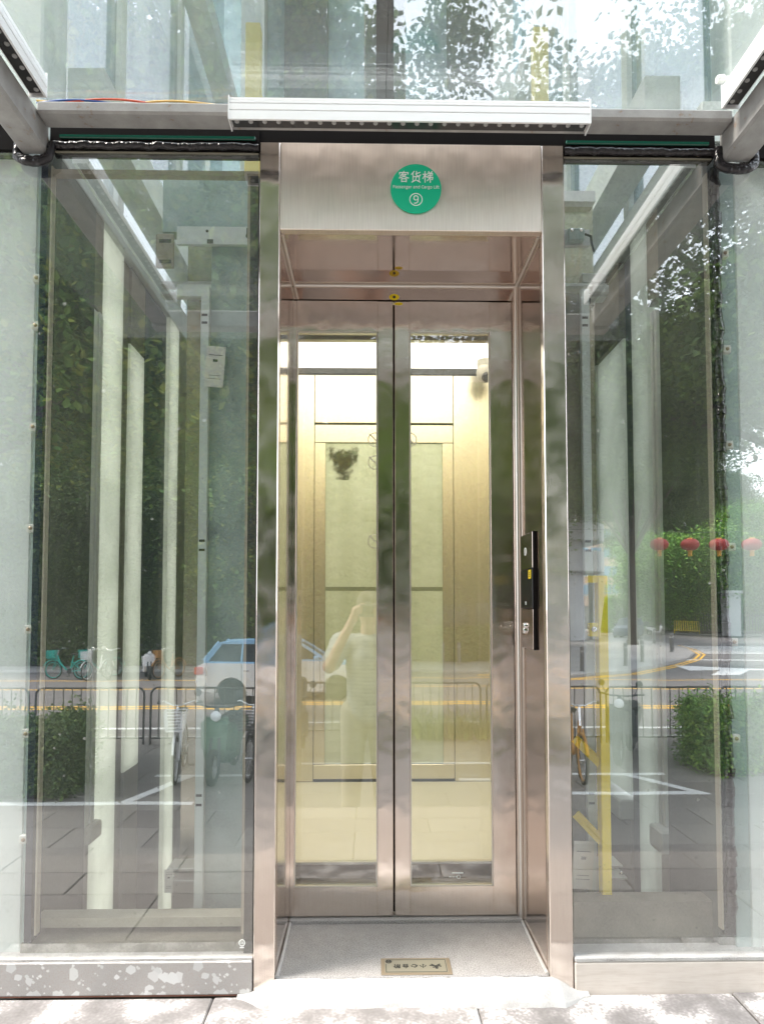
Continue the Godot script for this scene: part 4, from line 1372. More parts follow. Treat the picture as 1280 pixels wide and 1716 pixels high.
	tube(st, [Vector3(0.712, 2.345, -0.205), Vector3(0.73, 2.335, -0.2), Vector3(0.738, 2.31, -0.21), Vector3(0.75, 2.30, -0.23)], 0.004, 0.004, 6)
	obj("lead", st.commit(), M.black_rubber, dr)
	obj("track", B(0.60, 0.80, 2.19, 2.20, -0.30, -0.25), M.galvanised, dr)
	obj("track", B(0.60, 0.80, 2.155, 2.163, -0.30, -0.25), M.galvanised, dr)
	obj("bracket", B(0.72, 0.80, 2.21, 2.24, -0.30, -0.26, 0.002), M.galvanised, dr)
	obj("arm_plate", B(0.745, 0.80, 2.16, 2.185, -0.25, -0.23, 0.002), M.galvanised, dr)
	obj("roller", B(0.70, 0.74, 2.12, 2.15, -0.26, -0.235, 0.006), M.black_rubber, dr)
	# pit hardware at the foot of both sides
	for q in [[-0.625, "white metal bracket low in the left side of the shaft"], [0.79, "grey metal bracket at the foot of the yellow post"]]:
		var b := thing("pit_bracket", q[1], "bracket", Vector3(q[0], 0.15, -0.34), 0.0, "brackets at the foot of the shaft")
		obj("top_plate", B(-0.045, 0.055, 0.085, 0.092, -0.06, 0.03, 0.001), M.galvanised, b)
		obj("web", B(-0.045, 0.055, 0.03, 0.085, -0.06, -0.052), M.galvanised, b)
		obj("shelf", B(-0.05, 0.07, 0.045, 0.052, -0.052, 0.03, 0.001), M.galvanised, b)
		obj("foot", B(-0.05, 0.07, -0.2, 0.03, -0.06, -0.045, 0.001), M.galvanised, b)
		for xx in [-0.03, 0.06]:
			st = ST()
			lathe(st, [Vector2(0.007, 0), Vector2(0.007, 0.01), Vector2(0, 0.011)], 8, Transform3D(Basis.IDENTITY, Vector3(xx, 0.052, 0.0)))
			obj("bolt", st.commit(), M.chrome, b)
	# yellow car frame seen through the upper panes
	var cf := thing("yellow_lift_frame", "yellow steel frame above the lift car behind the upper glass", "frame")
	for q in [[-0.60, -0.53], [0.79, 0.86]]:
		obj("upright", B(q[0], q[1], 2.67, 3.92, -1.24, -1.17, 0.003), M.yellow_frame, cf)
	for q in [[-0.53, 0.13], [0.79, -0.13]]:
		st = ST()
		prism(st, PackedVector2Array([Vector2(q[0], 2.9), Vector2(q[0] + q[1], 2.9), Vector2(q[0], 3.62)]), 0.012, Transform3D(Basis.IDENTITY, Vector3(0, 0, -1.21)))
		obj("gusset", st.commit(), M.yellow_frame, cf)
	obj("crosshead", B(-0.53, 0.79, 2.70, 2.88, -1.24, -1.16, 0.004), M.yellow_frame, cf)
	# moulded mark in the corner of the left pane
	st = ST()
	ring(st, Vector3(-0.366, 0.142, -0.0108), Vector3.RIGHT, Vector3.UP, 0.0085, 0.001, 20, 4)
	for k in 3:
		ring(st, Vector3(-0.370 + k * 0.004, 0.142, -0.0108), Vector3.RIGHT, Vector3.UP, 0.003, 0.0006, 10, 4)
	bar(st, Vector3(-0.372, 0.129, -0.0108), Vector3(-0.360, 0.129, -0.0108), 0.0012, 0.003)
	tag(obj("glass_mark", st.commit(), M.white_print), "tiny white safety-glass mark in the lower right corner of the left pane", "mark")


# ---------------------------------------------------------------- the street opposite, which the glass and the steel mirror
func leaf_clump(sd: int, n: int, spread: float, size: float) -> ArrayMesh:
	# a spray of small folded leaves, a few centimetres each
	var rng := RandomNumberGenerator.new()
	rng.seed = sd
	var st := ST()
	for i in n:
		var p := Vector3(rng.randfn(), rng.randfn() * 0.7, rng.randfn()) * spread * 0.5
		var b := Basis.from_euler(Vector3(rng.randf_range(-1.2, 0.5), rng.randf() * TAU, rng.randf_range(-0.6, 0.6)))
		var l := size * rng.randf_range(0.7, 1.3)
		var w := l * 0.34
		var tip := p + b * Vector3(0, -0.15 * l, l)
		var mid := p + b * Vector3(0, 0.06 * l, l * 0.45)
		var le := p + b * Vector3(-w, 0, l * 0.45)
		var re := p + b * Vector3(w, 0, l * 0.45)
		tri(st, p, le, mid, b * Vector3(-0.2, 1, 0))
		tri(st, le, tip, mid, b * Vector3(-0.2, 1, 0.1))
		tri(st, p, mid, re, b * Vector3(0.2, 1, 0))
		tri(st, mid, tip, re, b * Vector3(0.2, 1, 0.1))
	return st.commit()


func foliage(called: String, parent: Node, mesh: Mesh, places: Array, cols: Array, sd: int, s0: float, s1: float) -> void:
	var rng := RandomNumberGenerator.new()
	rng.seed = sd
	var mm := MultiMesh.new()
	mm.transform_format = MultiMesh.TRANSFORM_3D
	mm.use_colors = true
	mm.mesh = mesh
	mm.instance_count = places.size()
	for i in places.size():
		var b := Basis.from_euler(Vector3(rng.randf_range(-0.4, 0.4), rng.randf() * TAU, rng.randf_range(-0.4, 0.4))).scaled(Vector3.ONE * rng.randf_range(s0, s1))
		mm.set_instance_transform(i, Transform3D(b, places[i]))
		var c: Color = cols[rng.randi() % cols.size()]
		mm.set_instance_color(i, c * rng.randf_range(1.1, 2.3))
	var o := MultiMeshInstance3D.new()
	o.name = called
	o.multimesh = mm
	o.material_override = M.leaf
	o.set_meta("kind", "stuff")
	parent.add_child(o, true)


var sprays := []
var portal: Node3D
var lift_car: Node3D


func part_node(called: String, parent: Node) -> Node3D:
	var o := Node3D.new()
	o.name = called
	parent.add_child(o, true)
	return o


func tree(label: String, at: Vector3, h_trunk: float, centre: Vector3, rad: Vector3, n: int, sd: int, cols: Array, r_trunk := 0.28, called := "street_tree", low := -0.75) -> void:
	var t := thing(called, label, "tree", at, 0.0, "trees along the street")
	var rng := RandomNumberGenerator.new()
	rng.seed = sd
	var st := ST()
	var fork := Vector3(rng.randf_range(-0.2, 0.2), h_trunk, rng.randf_range(-0.2, 0.2))
	tube(st, [Vector3(0, -0.1, 0), Vector3(0.02, 0.25, 0), fork * 0.5 + Vector3(0.06, 0, 0.04), fork], r_trunk * 1.1, r_trunk * 0.72, 10)
	tube(st, [Vector3(0, -0.1, 0), Vector3(0, 0.3, 0)], r_trunk * 1.5, r_trunk * 1.05, 10)
	obj("trunk", st.commit(), M.bark, t)
	var hubs := []
	st = ST()
	for i in 16:
		var d := Vector3(rng.randfn(), rng.randf_range(low, 0.9), rng.randfn()).normalized() * rng.randf_range(0.45, 0.9)
		var hub := centre + d * rad
		hubs.append(hub)
		var mid := fork.lerp(hub, 0.5) + Vector3(rng.randf_range(-0.3, 0.3), rng.randf_range(0.1, 0.6), rng.randf_range(-0.3, 0.3))
		tube(st, [fork, fork.lerp(mid, 0.5) + Vector3(0, 0.15, 0), mid, hub], r_trunk * 0.42, 0.03, 6)
		for k in 3:
			var tip: Vector3 = hub + Vector3(rng.randfn(), rng.randfn() * 0.6, rng.randfn()) * rad * 0.24
			tube(st, [mid.lerp(hub, 0.5), hub.lerp(tip, 0.5), tip], 0.04, 0.012, 5)
			hubs.append(tip)
	obj("limbs", st.commit(), M.bark, t)
	var places := []
	while places.size() < n:
		var hub: Vector3 = hubs[rng.randi() % hubs.size()]
		var off := Vector3(rng.randfn(), rng.randfn() * 0.55, rng.randfn()) * rad * 0.15
		var p: Vector3 = hub + off
		var q := (p - centre) / rad
		if q.length() < 1.15 and q.y > low * 1.1:
			places.append(p)
	var far := 2.0 if at.z > 35 else (1.4 if at.z > 20 else 1.0)
	foliage("crown", t, sprays[sd % sprays.size()], places, cols, sd + 50, 0.8 * far, 1.3 * far)


func hedge(called: String, label: String, x0: float, x1: float, z0: float, z1: float, h: float, n: int, sd: int, cols: Array) -> void:
	var t := thing(called, label, "hedge", Vector3((x0 + x1) / 2, STREET, (z0 + z1) / 2))
	var rng := RandomNumberGenerator.new()
	rng.seed = sd
	var hx := (x1 - x0) / 2
	var hz := (z1 - z0) / 2
	var st := ST()
	for i in 40:
		var p := Vector3(rng.randf_range(-hx, hx) * 0.9, 0, rng.randf_range(-hz, hz) * 0.9)
		tube(st, [p, p + Vector3(rng.randf_range(-0.1, 0.1), h * 0.45, rng.randf_range(-0.1, 0.1)), p + Vector3(rng.randf_range(-0.2, 0.2), h * 0.9, rng.randf_range(-0.2, 0.2))], 0.014, 0.004, 5)
	obj("stems", st.commit(), M.bark, t)
	obj("soil", B(-hx, hx, -0.02, 0.02, -hz, hz, 0.01), M.earth, t)
	var places := []
	for i in n:
		# more on the skin than inside
		var p := Vector3(rng.randf_range(-hx, hx), rng.randf_range(0.06, h), rng.randf_range(-hz, hz))
		var hh := h * (0.86 + 0.16 * sin(p.x * 3.1 + sd) * sin(p.z * 4.3 + sd * 2.0) + rng.randfn() * 0.035)
		p.y = minf(p.y, hh)
		var k := rng.randi() % 5
		if k == 0:
			p.y = hh + rng.randf_range(-0.1, 0.05) + (0.16 if rng.randf() < 0.06 else 0.0)
		elif k == 1:
			p.z = -hz + rng.randf_range(-0.06, 0.1)
		elif k == 2:
			p.x = signf(p.x) * (hx + rng.randf_range(-0.1, 0.05))
		places.append(p)
	foliage("leaves", t, sprays[2], places, cols, sd + 9, 0.38 if h < 1.2 else 0.9, 0.62 if h < 1.2 else 1.5)


func wheel(parent: Node, at: Vector3, r: float, tyre_r: float, spoke_mat: Material, spokes := 20) -> void:
	var st := ST()
	ring(st, Vector3.ZERO, Vector3.RIGHT, Vector3.UP, r - tyre_r, tyre_r, 32, 6)
	var w := obj("wheel", st.commit(), M.tyre, parent, at)
	st = ST()
	ring(st, Vector3.ZERO, Vector3.RIGHT, Vector3.UP, r - tyre_r * 2.2, tyre_r * 0.6, 32, 5)
	obj("rim", st.commit(), spoke_mat, w)
	st = ST()
	for i in spokes:
		var a := TAU * i / spokes
		tube(st, [Vector3(0, 0, 0.02 if i % 2 else -0.02), Vector3(cos(a), sin(a), 0) * (r - tyre_r * 2)], 0.0025, 0.0025, 4)
	tube(st, [Vector3(0, 0, -0.045), Vector3(0, 0, 0.045)], 0.022, 0.022, 8)
	obj("spokes", st.commit(), M.rim_alloy, w)


func bicycle(label: String, at: Vector3, turn: float, m: Material, group: String, basket := true) -> void:
	# front towards +x
	var t := thing("bicycle", label, "bicycle", at, turn, group)
	wheel(t, Vector3(0.52, 0.31, 0), 0.31, 0.022, m)
	wheel(t, Vector3(-0.5, 0.31, 0), 0.31, 0.022, m)
	var st := ST()
	tube(st, [Vector3(0.38, 0.80, 0), Vector3(0.30, 0.55, 0), Vector3(0.05, 0.33, 0), Vector3(-0.08, 0.28, 0)], 0.026, 0.026, 8)
	tube(st, [Vector3(-0.08, 0.28, 0), Vector3(-0.22, 0.82, 0)], 0.022, 0.02, 8)
	for s in [-0.05, 0.05]:
		tube(st, [Vector3(-0.1, 0.28, s * 0.6), Vector3(-0.5, 0.31, s)], 0.012, 0.01, 6)
		tube(st, [Vector3(-0.17, 0.60, s * 0.5), Vector3(-0.5, 0.31, s)], 0.011, 0.01, 6)
		tube(st, [Vector3(0.41, 0.70, s * 0.6), Vector3(0.47, 0.5, s), Vector3(0.52, 0.31, s)], 0.013, 0.01, 6)
	obj("frame", st.commit(), m, t)
	st = ST()
	tube(st, [Vector3(0.40, 0.74, 0), Vector3(0.34, 0.98, 0)], 0.016, 0.016, 8)
	tube(st, [Vector3(0.22, 1.02, -0.27), Vector3(0.30, 1.05, -0.2), Vector3(0.36, 1.0, -0.06), Vector3(0.36, 1.0, 0.06), Vector3(0.30, 1.05, 0.2), Vector3(0.22, 1.02, 0.27)], 0.012, 0.012, 8)
	var hb := obj("handlebar", st.commit(), M.chrome, t)
	st = ST()
	for s in [-1, 1]:
		tube(st, [Vector3(0.14, 1.01, 0.29 * s), Vector3(0.24, 1.03, 0.26 * s)], 0.018, 0.018, 8)
	obj("grips", st.commit(), M.tyre, hb)
	st = ST()
	lathe(st, [Vector2(0.0, -0.03), Vector2(0.09, -0.02), Vector2(0.115, 0.01), Vector2(0.09, 0.035), Vector2(0, 0.04)], 16, Transform3D(Basis.IDENTITY.scaled(Vector3(1.15, 1, 0.75)), Vector3(-0.25, 0.85, 0)))
	obj("saddle", st.commit(), M.tyre, t)
	st = ST()
	for w in [[0.52, 0.4, 2.6], [-0.5, 0.3, 2.9]]:
		ring(st, Vector3(w[0], 0.31, 0), Vector3.RIGHT, Vector3.UP, 0.345, 0.02, 14, 6, w[1], w[2])
	obj("mudguards", st.commit(), m, t)
	st = ST()
	tube(st, [Vector3(-0.08, 0.28, -0.09), Vector3(-0.08, 0.28, 0.09)], 0.018, 0.018, 8)
	cbox(st, Vector3(-0.15, 0.11, 0.09), Vector3(-0.05, 0.135, 0.17), 0.004)
	cbox(st, Vector3(-0.11, 0.42, -0.17), Vector3(-0.01, 0.445, -0.09), 0.004)
	bar(st, Vector3(-0.08, 0.28, 0.085), Vector3(-0.1, 0.12, 0.085), 0.018, 0.014)
	bar(st, Vector3(-0.08, 0.28, -0.085), Vector3(-0.06, 0.43, -0.085), 0.018, 0.014)
	lathe(st, [Vector2(0.085, -0.006), Vector2(0.085, 0.006)], 20, Transform3D(Basis.from_euler(Vector3(PI / 2, 0, 0)), Vector3(-0.08, 0.28, 0.055)))
	obj("crank", st.commit(), M.dark_bike, t)
	if basket:
		st = ST()
		for k in 7:
			var y := 0.72 + k * 0.04
			var g := 0.11 + k * 0.006
			for q in [[Vector3(0.44, y, -g), Vector3(0.70, y, -g)], [Vector3(0.44, y, g), Vector3(0.70, y, g)], [Vector3(0.44, y, -g), Vector3(0.44, y, g)], [Vector3(0.70, y, -g), Vector3(0.70, y, g)]]:
				bar(st, q[0], q[1], 0.008, 0.014)
		for k in 6:
			for sz in [-0.13, 0.13]:
				bar(st, Vector3(0.45 + k * 0.05, 0.72, sz * 0.9), Vector3(0.45 + k * 0.05, 0.96, sz * 1.08), 0.008, 0.008)
		cbox(st, Vector3(0.44, 0.705, -0.11), Vector3(0.70, 0.72, 0.11))
		obj("basket", st.commit(), m, t)


func scooter(label: String, at: Vector3, turn: float, m: Material, box: bool) -> void:
	# an electric scooter, front towards +x
	var t := thing("electric_scooter", label, "scooter", at, turn, "parked electric scooters")
	for x in [0.62, -0.55]:
		wheel(t, Vector3(x, 0.24, 0), 0.24, 0.05, M.rim_alloy, 8)
	var st := ST()
	# leg shield, floor and seat shell as one moulded body
	prism(st, PackedVector2Array([Vector2(0.46, 0.30), Vector2(0.54, 0.45), Vector2(0.44, 0.86), Vector2(0.38, 0.86), Vector2(0.40, 0.50), Vector2(0.30, 0.34), Vector2(-0.05, 0.32), Vector2(-0.12, 0.62), Vector2(-0.75, 0.72), Vector2(-0.82, 0.62), Vector2(-0.62, 0.50), Vector2(-0.30, 0.40), Vector2(-0.22, 0.24), Vector2(0.34, 0.24)]), 0.30, Transform3D(Basis.IDENTITY, Vector3(0, 0, -0.15)))
	obj("body", st.commit(), m, t)
	st = ST()
	cbox(st, Vector3(0.40, 0.42, -0.2), Vector3(0.50, 0.82, 0.2), 0.04)
	obj("leg_shield", st.commit(), m, t)
	st = ST()
	cbox(st, Vector3(-0.72, 0.70, -0.14), Vector3(-0.12, 0.80, 0.14), 0.045)
	obj("seat", st.commit(), M.tyre, t)
	st = ST()
	tube(st, [Vector3(0.60, 0.26, 0.07), Vector3(0.50, 0.60, 0.05)], 0.022, 0.022, 6)
	tube(st, [Vector3(0.60, 0.26, -0.07), Vector3(0.50, 0.60, -0.05)], 0.022, 0.022, 6)
	tube(st, [Vector3(0.44, 0.82, 0), Vector3(0.40, 0.98, 0)], 0.03, 0.03, 8)
	tube(st, [Vector3(0.30, 1.02, -0.33), Vector3(0.40, 0.99, -0.12), Vector3(0.40, 0.99, 0.12), Vector3(0.30, 1.02, 0.33)], 0.014, 0.014, 8)
	obj("handlebar", st.commit(), M.dark_bike, t)
	for s in [-1, 1]:
		st = ST()
		tube(st, [Vector3(0.36, 1.0, 0.2 * s), Vector3(0.34, 1.14, 0.26 * s)], 0.006, 0.006, 5)
		lathe(st, [Vector2(0.0, -0.01), Vector2(0.05, -0.008), Vector2(0.05, 0.008), Vector2(0, 0.01)], 12, Transform3D(Basis.from_euler(Vector3(0, 0, PI / 2)), Vector3(0.34, 1.17, 0.27 * s)))
		obj("mirror", st.commit(), M.dark_bike, t)
	st = ST()
	lathe(st, [Vector2(0.07, 0), Vector2(0.06, 0.03), Vector2(0, 0.04)], 16, Transform3D(Basis.from_euler(Vector3(0, 0, -PI / 2)), Vector3(0.47, 0.88, 0)))
	obj("headlight", st.commit(), M.clear_lamp, t)
	st = ST()
	cbox(st, Vector3(-0.84, 0.60, -0.08), Vector3(-0.80, 0.66, 0.08), 0.01)
	obj("tail_light", st.commit(), M.red_lamp, t)
	if box:
		st = ST()
		cbox(st, Vector3(-0.98, 0.80, -0.2), Vector3(-0.58, 1.16, 0.2), 0.05)
		obj("top_box", st.commit(), M.dark_bike, t)


func car(label: String, at: Vector3, turn: float, lower: Material, upper: Material) -> void:
	# front towards +x, 4.3 m long
	var t := thing("parked_car" if at.z > 30 else "passing_car", label, "car", at, turn)
	var side := PackedVector2Array()
	for p in [[-2.12, 0.34], [-2.18, 0.55], [-2.12, 0.95], [-1.98, 1.02], [1.0, 1.0], [1.75, 0.90], [2.06, 0.76], [2.14, 0.55], [2.10, 0.28], [1.72, 0.24]]:
		side.append(Vector2(p[0], p[1]))
	for k in 9:
		var a := PI * k / 8.0
		side.append(Vector2(1.33 + 0.37 * cos(a), 0.30 + 0.37 * sin(a)))
	side.append(Vector2(0.94, 0.22))
	side.append(Vector2(-0.92, 0.22))
	for k in 9:
		var a := PI * k / 8.0
		side.append(Vector2(-1.30 + 0.37 * cos(a), 0.30 + 0.37 * sin(a)))
	side.append(Vector2(-1.68, 0.26))
	var st := ST()
	prism(st, side, 1.70, Transform3D(Basis.IDENTITY, Vector3(0, 0, -0.85)))
	obj("body", st.commit(), lower, t)
	st = ST()
	prism(st, PackedVector2Array([Vector2(-2.0, 1.0), Vector2(1.0, 0.985), Vector2(1.72, 0.89), Vector2(2.02, 0.77), Vector2(2.0, 0.83), Vector2(1.74, 0.94), Vector2(1.02, 1.05), Vector2(-1.98, 1.06)]), 1.62, Transform3D(Basis.IDENTITY, Vector3(0, 0, -0.81)))
	obj("bonnet", st.commit(), upper, t)
	# glasshouse
	var w0 := 0.78
	var w1 := 0.58
	var base := [Vector2(-1.95, 1.05), Vector2(1.02, 1.05)]
	var roof := [Vector2(-1.62, 1.50), Vector2(0.28, 1.52)]
	st = ST()
	var P := []
	for q in [[base[0], w0], [base[1], w0], [roof[1], w1], [roof[0], w1]]:
		P.append([Vector3(q[0].x, q[0].y, -q[1]), Vector3(q[0].x, q[0].y, q[1])])
	quad(st, P[0][0], P[1][0], P[2][0], P[3][0], Vector3(0, 0.3, -1).normalized())
	quad(st, P[0][1], P[1][1], P[2][1], P[3][1], Vector3(0, 0.3, 1).normalized())
	quad(st, P[1][0], P[1][1], P[2][1], P[2][0], Vector3(0.6, 0.8, 0).normalized())
	quad(st, P[0][0], P[0][1], P[3][1], P[3][0], Vector3(-0.9, 0.4, 0).normalized())
	obj("windows", st.commit(), M.car_glass, t)
	st = ST()
	prism(st, PackedVector2Array([Vector2(-1.72, 1.48), Vector2(-1.55, 1.54), Vector2(-0.6, 1.58), Vector2(0.1, 1.56), Vector2(0.36, 1.49)]), 1.2, Transform3D(Basis.IDENTITY, Vector3(0, 0, -0.6)))
	obj("roof", st.commit(), upper, t)
	for s in [0, 1]:
		st = ST()
		var off := Vector3(0, 0, 0.012 if s == 1 else -0.012)
		bar(st, P[1][s] + off, P[2][s] + off, 0.05, 0.07)
		bar(st, P[0][s] + off, P[3][s] + off, 0.05, 0.16)
		for f in [0.30, 0.62]:
			bar(st, P[0][s].lerp(P[1][s], f) + off, P[3][s].lerp(P[2][s], f) + off, 0.03, 0.06)
		bar(st, P[3][s] + off, P[2][s] + off, 0.05, 0.05)
		obj("pillars", st.commit(), upper, t)
		var zz := 0.852 if s == 1 else -0.852
		st = ST()
		for x in [0.88, -0.1, -1.05]:
			cbox(st, Vector3(x - 0.006, 0.30, minf(zz, zz * 0.99)), Vector3(x + 0.006, 1.0, maxf(zz, zz * 0.99)))
		obj("door_seam", st.commit(), M.dark_slot, t)
		st = ST()
		for x in [0.02, -0.92]:
			cbox(st, Vector3(x - 0.1, 0.82, zz - 0.015), Vector3(x + 0.06, 0.85, zz + 0.015), 0.01)
		obj("handle", st.commit(), M.chrome, t)
		st = ST()
		cbox(st, Vector3(0.72, 1.04, zz - 0.08 + (0.08 if s == 1 else -0.08)), Vector3(0.86, 1.16, zz + 0.08 + (0.08 if s == 1 else -0.08)), 0.03)
		obj("mirror", st.commit(), upper, t)
		st = ST()
		cbox(st, Vector3(1.86, 0.66, zz * 0.97 - 0.12), Vector3(2.11, 0.78, zz * 0.97 + 0.0 if s == 0 else zz * 0.97 + 0.02), 0.02)
		obj("headlight", st.commit(), M.clear_lamp, t)
		st = ST()
		cbox(st, Vector3(-2.19, 0.74, zz * 0.97 - 0.12), Vector3(-1.98, 0.92, zz * 0.97 + 0.02), 0.02)
		obj("tail_light", st.commit(), M.red_lamp, t)
		for x in [1.33, -1.30]:
			st = ST()
			var xf := Transform3D(Basis.from_euler(Vector3(PI / 2, 0, 0)), Vector3(x, 0.31, zz * 0.9))
			lathe(st, [Vector2(0.22, -0.1), Vector2(0.30, -0.1), Vector2(0.32, -0.07), Vector2(0.32, 0.07), Vector2(0.30, 0.1), Vector2(0.22, 0.1)], 28, xf)
			var wh := obj("wheel", st.commit(), M.tyre, t)
			st = ST()
			lathe(st, [Vector2(0.22, -0.07), Vector2(0.22, 0.07)], 24, xf)
			for k in 5:
				var a := TAU * k / 5
				bar(st, Vector3(x, 0.31, zz), Vector3(x + cos(a) * 0.21, 0.31 + sin(a) * 0.21, zz), 0.06, 0.012, Vector3.BACK)
			obj("rim", st.commit(), M.rim_alloy, wh)


func fence_panel(label: String, x: float, z: float, w: float) -> void:
	var t := thing("fence_panel", label, "fence", Vector3(x, STREET, z), 0.0, "low tubular fence along the road")
	var h := 0.95
	var st := ST()
	var pts := [Vector3(0.03, 0, 0), Vector3(0.03, h - 0.12, 0)]
	for k in 6:
		var a := PI - PI / 2 * k / 5
		pts.append(Vector3(0.15 + 0.12 * cos(a), h - 0.12 + 0.12 * sin(a), 0))
	for k in 6:
		var a := PI / 2 - PI / 2 * k / 5
		pts.append(Vector3(w - 0.15 + 0.12 * cos(a), h - 0.12 + 0.12 * sin(a), 0))
	pts.append(Vector3(w - 0.03, 0, 0))
	tube(st, pts, 0.018, 0.018, 8)
	obj("hoop", st.commit(), M.fence_grey, t)
	obj("lower_rail", B(0.045, w - 0.045, 0.09, 0.115, -0.012, 0.012), M.fence_grey, t)
	var b := B(-0.007, 0.007, 0.11, h - 0.01, -0.007, 0.007)
	var n := int(w / 0.15)
	for i in range(1, n):
		obj("bar", b, M.fence_grey, t, Vector3(w * i / n, 0, 0))


func bollard(label: String, x: float, z: float) -> void:
	var t := thing("bollard", label, "bollard", Vector3(x, STREET, z), 0.0, "grey bollards on the far pavement")
	var st := ST()
	lathe(st, [Vector2(0.10, 0), Vector2(0.10, 0.03), Vector2(0.075, 0.04), Vector2(0.075, 0.86), Vector2(0.06, 0.90), Vector2(0, 0.92)], 16)
	obj("shaft", st.commit(), M.bollard_grey, t)
	st = ST()
	lathe(st, [Vector2(0.077, 0.70), Vector2(0.077, 0.76)], 16)
	obj("band", st.commit(), M.kerb_stone, t)


func build_street() -> void:
	sprays = [leaf_clump(1, 38, 0.8, 0.105), leaf_clump(2, 38, 0.85, 0.11), leaf_clump(3, 24, 0.42, 0.11), leaf_clump(4, 40, 0.75, 0.10)]
	var dark := [C(0.045, 0.075, 0.024), C(0.065, 0.10, 0.030), C(0.085, 0.12, 0.034), C(0.05, 0.08, 0.036)]
	var mid := [C(0.05, 0.10, 0.025), C(0.075, 0.13, 0.03), C(0.10, 0.15, 0.035), C(0.14, 0.16, 0.03)]
	var fresh := [C(0.08, 0.17, 0.03), C(0.11, 0.21, 0.04), C(0.15, 0.23, 0.04), C(0.06, 0.13, 0.03)]
	tree("large leafy tree overhanging the steps from the left, near the fence", Vector3(-7.6, STREET, 8.6), 3.6, Vector3(2.0, 8.2, 0.8), Vector3(5.8, 4.9, 4.6), 8000, 101, mid)
	tree("large dark tree overhanging the corner from the right, nearest the hedge", Vector3(8.6, STREET, 9.0), 3.8, Vector3(-2.0, 8.8, 0.6), Vector3(5.8, 5.4, 4.4), 9500, 102, dark, 0.3, "street_tree", -0.95)
	tree("dark street tree across the road behind the turquoise bicycles", Vector3(-10.5, STREET, 27.0), 3.2, Vector3(0, 7.0, 0), Vector3(5.2, 5.6, 4.0), 8000, 103, dark, 0.26, "street_tree", -0.95)
	tree("mid green street tree across the road behind the passing car", Vector3(-3.6, STREET, 26.8), 3.0, Vector3(0, 7.2, 0), Vector3(4.8, 5.8, 4.0), 8000, 104, mid, 0.26, "street_tree", -0.95)
	tree("tall dark street tree across the road facing the doors", Vector3(2.6, STREET, 27.5), 3.4, Vector3(0.3, 8.0, 0), Vector3(5.0, 6.0, 4.0), 8000, 105, dark, 0.28, "street_tree", -0.9)
	tree("outermost street tree across the road at the far left", Vector3(-18.0, STREET, 28.0), 3.0, Vector3(0, 7.0, 0), Vector3(5.0, 5.6, 4.0), 6000, 106, mid, 0.26, "street_tree", -0.95)
	tree("dark tree beside the white building with the balconies", Vector3(16.6, STREET, 41.0), 5.6, Vector3(0.3, 11.6, 0), Vector3(5.6, 5.4, 4.5), 7500, 107, dark, 0.3)
	tree("fresh green tree behind the red lanterns at the far corner", Vector3(28.8, STREET, 60.5), 4.0, Vector3(0.4, 6.0, 0), Vector3(5.2, 4.4, 4.0), 7000, 108, fresh, 0.3, "street_tree", -0.95)
	tree("fresh green tree at the far corner, right of the lantern tree", Vector3(38.0, STREET, 62.0), 4.2, Vector3(0, 6.4, 0), Vector3(6.0, 4.8, 4.4), 7000, 109, fresh, 0.3, "street_tree", -0.95)
	tree("tall dark tree rising behind the far corner fence", Vector3(35.0, STREET, 72.0), 5.0, Vector3(0, 13.0, 0), Vector3(9.0, 8.0, 6.0), 6500, 110, dark, 0.4)
	hedge("clipped_hedge", "clipped hedge left of the bicycle bays", -4.6, -3.72, 6.45, 7.3, 0.88, 1300, 201, dark)
	hedge("clipped_hedge", "clipped leafy hedge right of the bicycle bays", 4.72, 7.2, 7.4, 8.3, 0.98, 2300, 202, fresh)
	hedge("shrub_belt", "long dark shrub belt under the trees across the road", -22.0, -0.2, 25.6, 27.2, 3.6, 8500, 203, dark)
	hedge("low_hedge", "low green hedge across the road right of the shrub belt", 0.6, 6.4, 27.0, 28.6, 1.3, 1800, 204, mid)
	hedge("shrub_belt", "green shrub belt behind the far corner railing", 23.5, 60.0, 64.0, 67.0, 3.4, 7000, 205, fresh)
	tree("mid green tree far behind the gate pier", Vector3(46.0, STREET, 70.0), 5.0, Vector3(0, 9.5, 0), Vector3(7.5, 7.0, 6.0), 7000, 111, mid, 0.4, "street_tree", -0.95)
	# weeds at the foot of the fence
	var rng := RandomNumberGenerator.new()
	rng.seed = 300
	var blade := ST()
	for i in 9:
		var a := rng.randf() * TAU
		var l := rng.randf_range(0.25, 0.5)
		var d := Vector3(cos(a), 0, sin(a))
		var wv := Vector3(-sin(a), 0, cos(a)) * 0.012
		tri(blade, -wv, wv, d * l * 0.25 + Vector3(0, l * 0.8, 0), Vector3(0, 0.3, 1))
		tri(blade, d * l * 0.25 + Vector3(0, l * 0.8, 0) - wv * 0.6, d * l * 0.25 + Vector3(0, l * 0.8, 0) + wv * 0.6, d * l * 0.6 + Vector3(0, l, 0), Vector3(0, 0.3, 1))
	var weeds := Node3D.new()
	weeds.name = "weeds"
	add_child(weeds)
	weeds.set_meta("kind", "stuff")
	weeds.set_meta("label", "tufts of weeds at the foot of the tubular fence")
	weeds.set_meta("category", "weeds")
	var at := []
	for i in 150:
		at.append(Vector3(rng.randf_range(0.6, 2.6), STREET, rng.randf_range(9.2, 9.6)))
	foliage("blades", weeds, blade.commit(), at, [C(0.16, 0.20, 0.04), C(0.10, 0.16, 0.03)], 301, 0.7, 1.2)
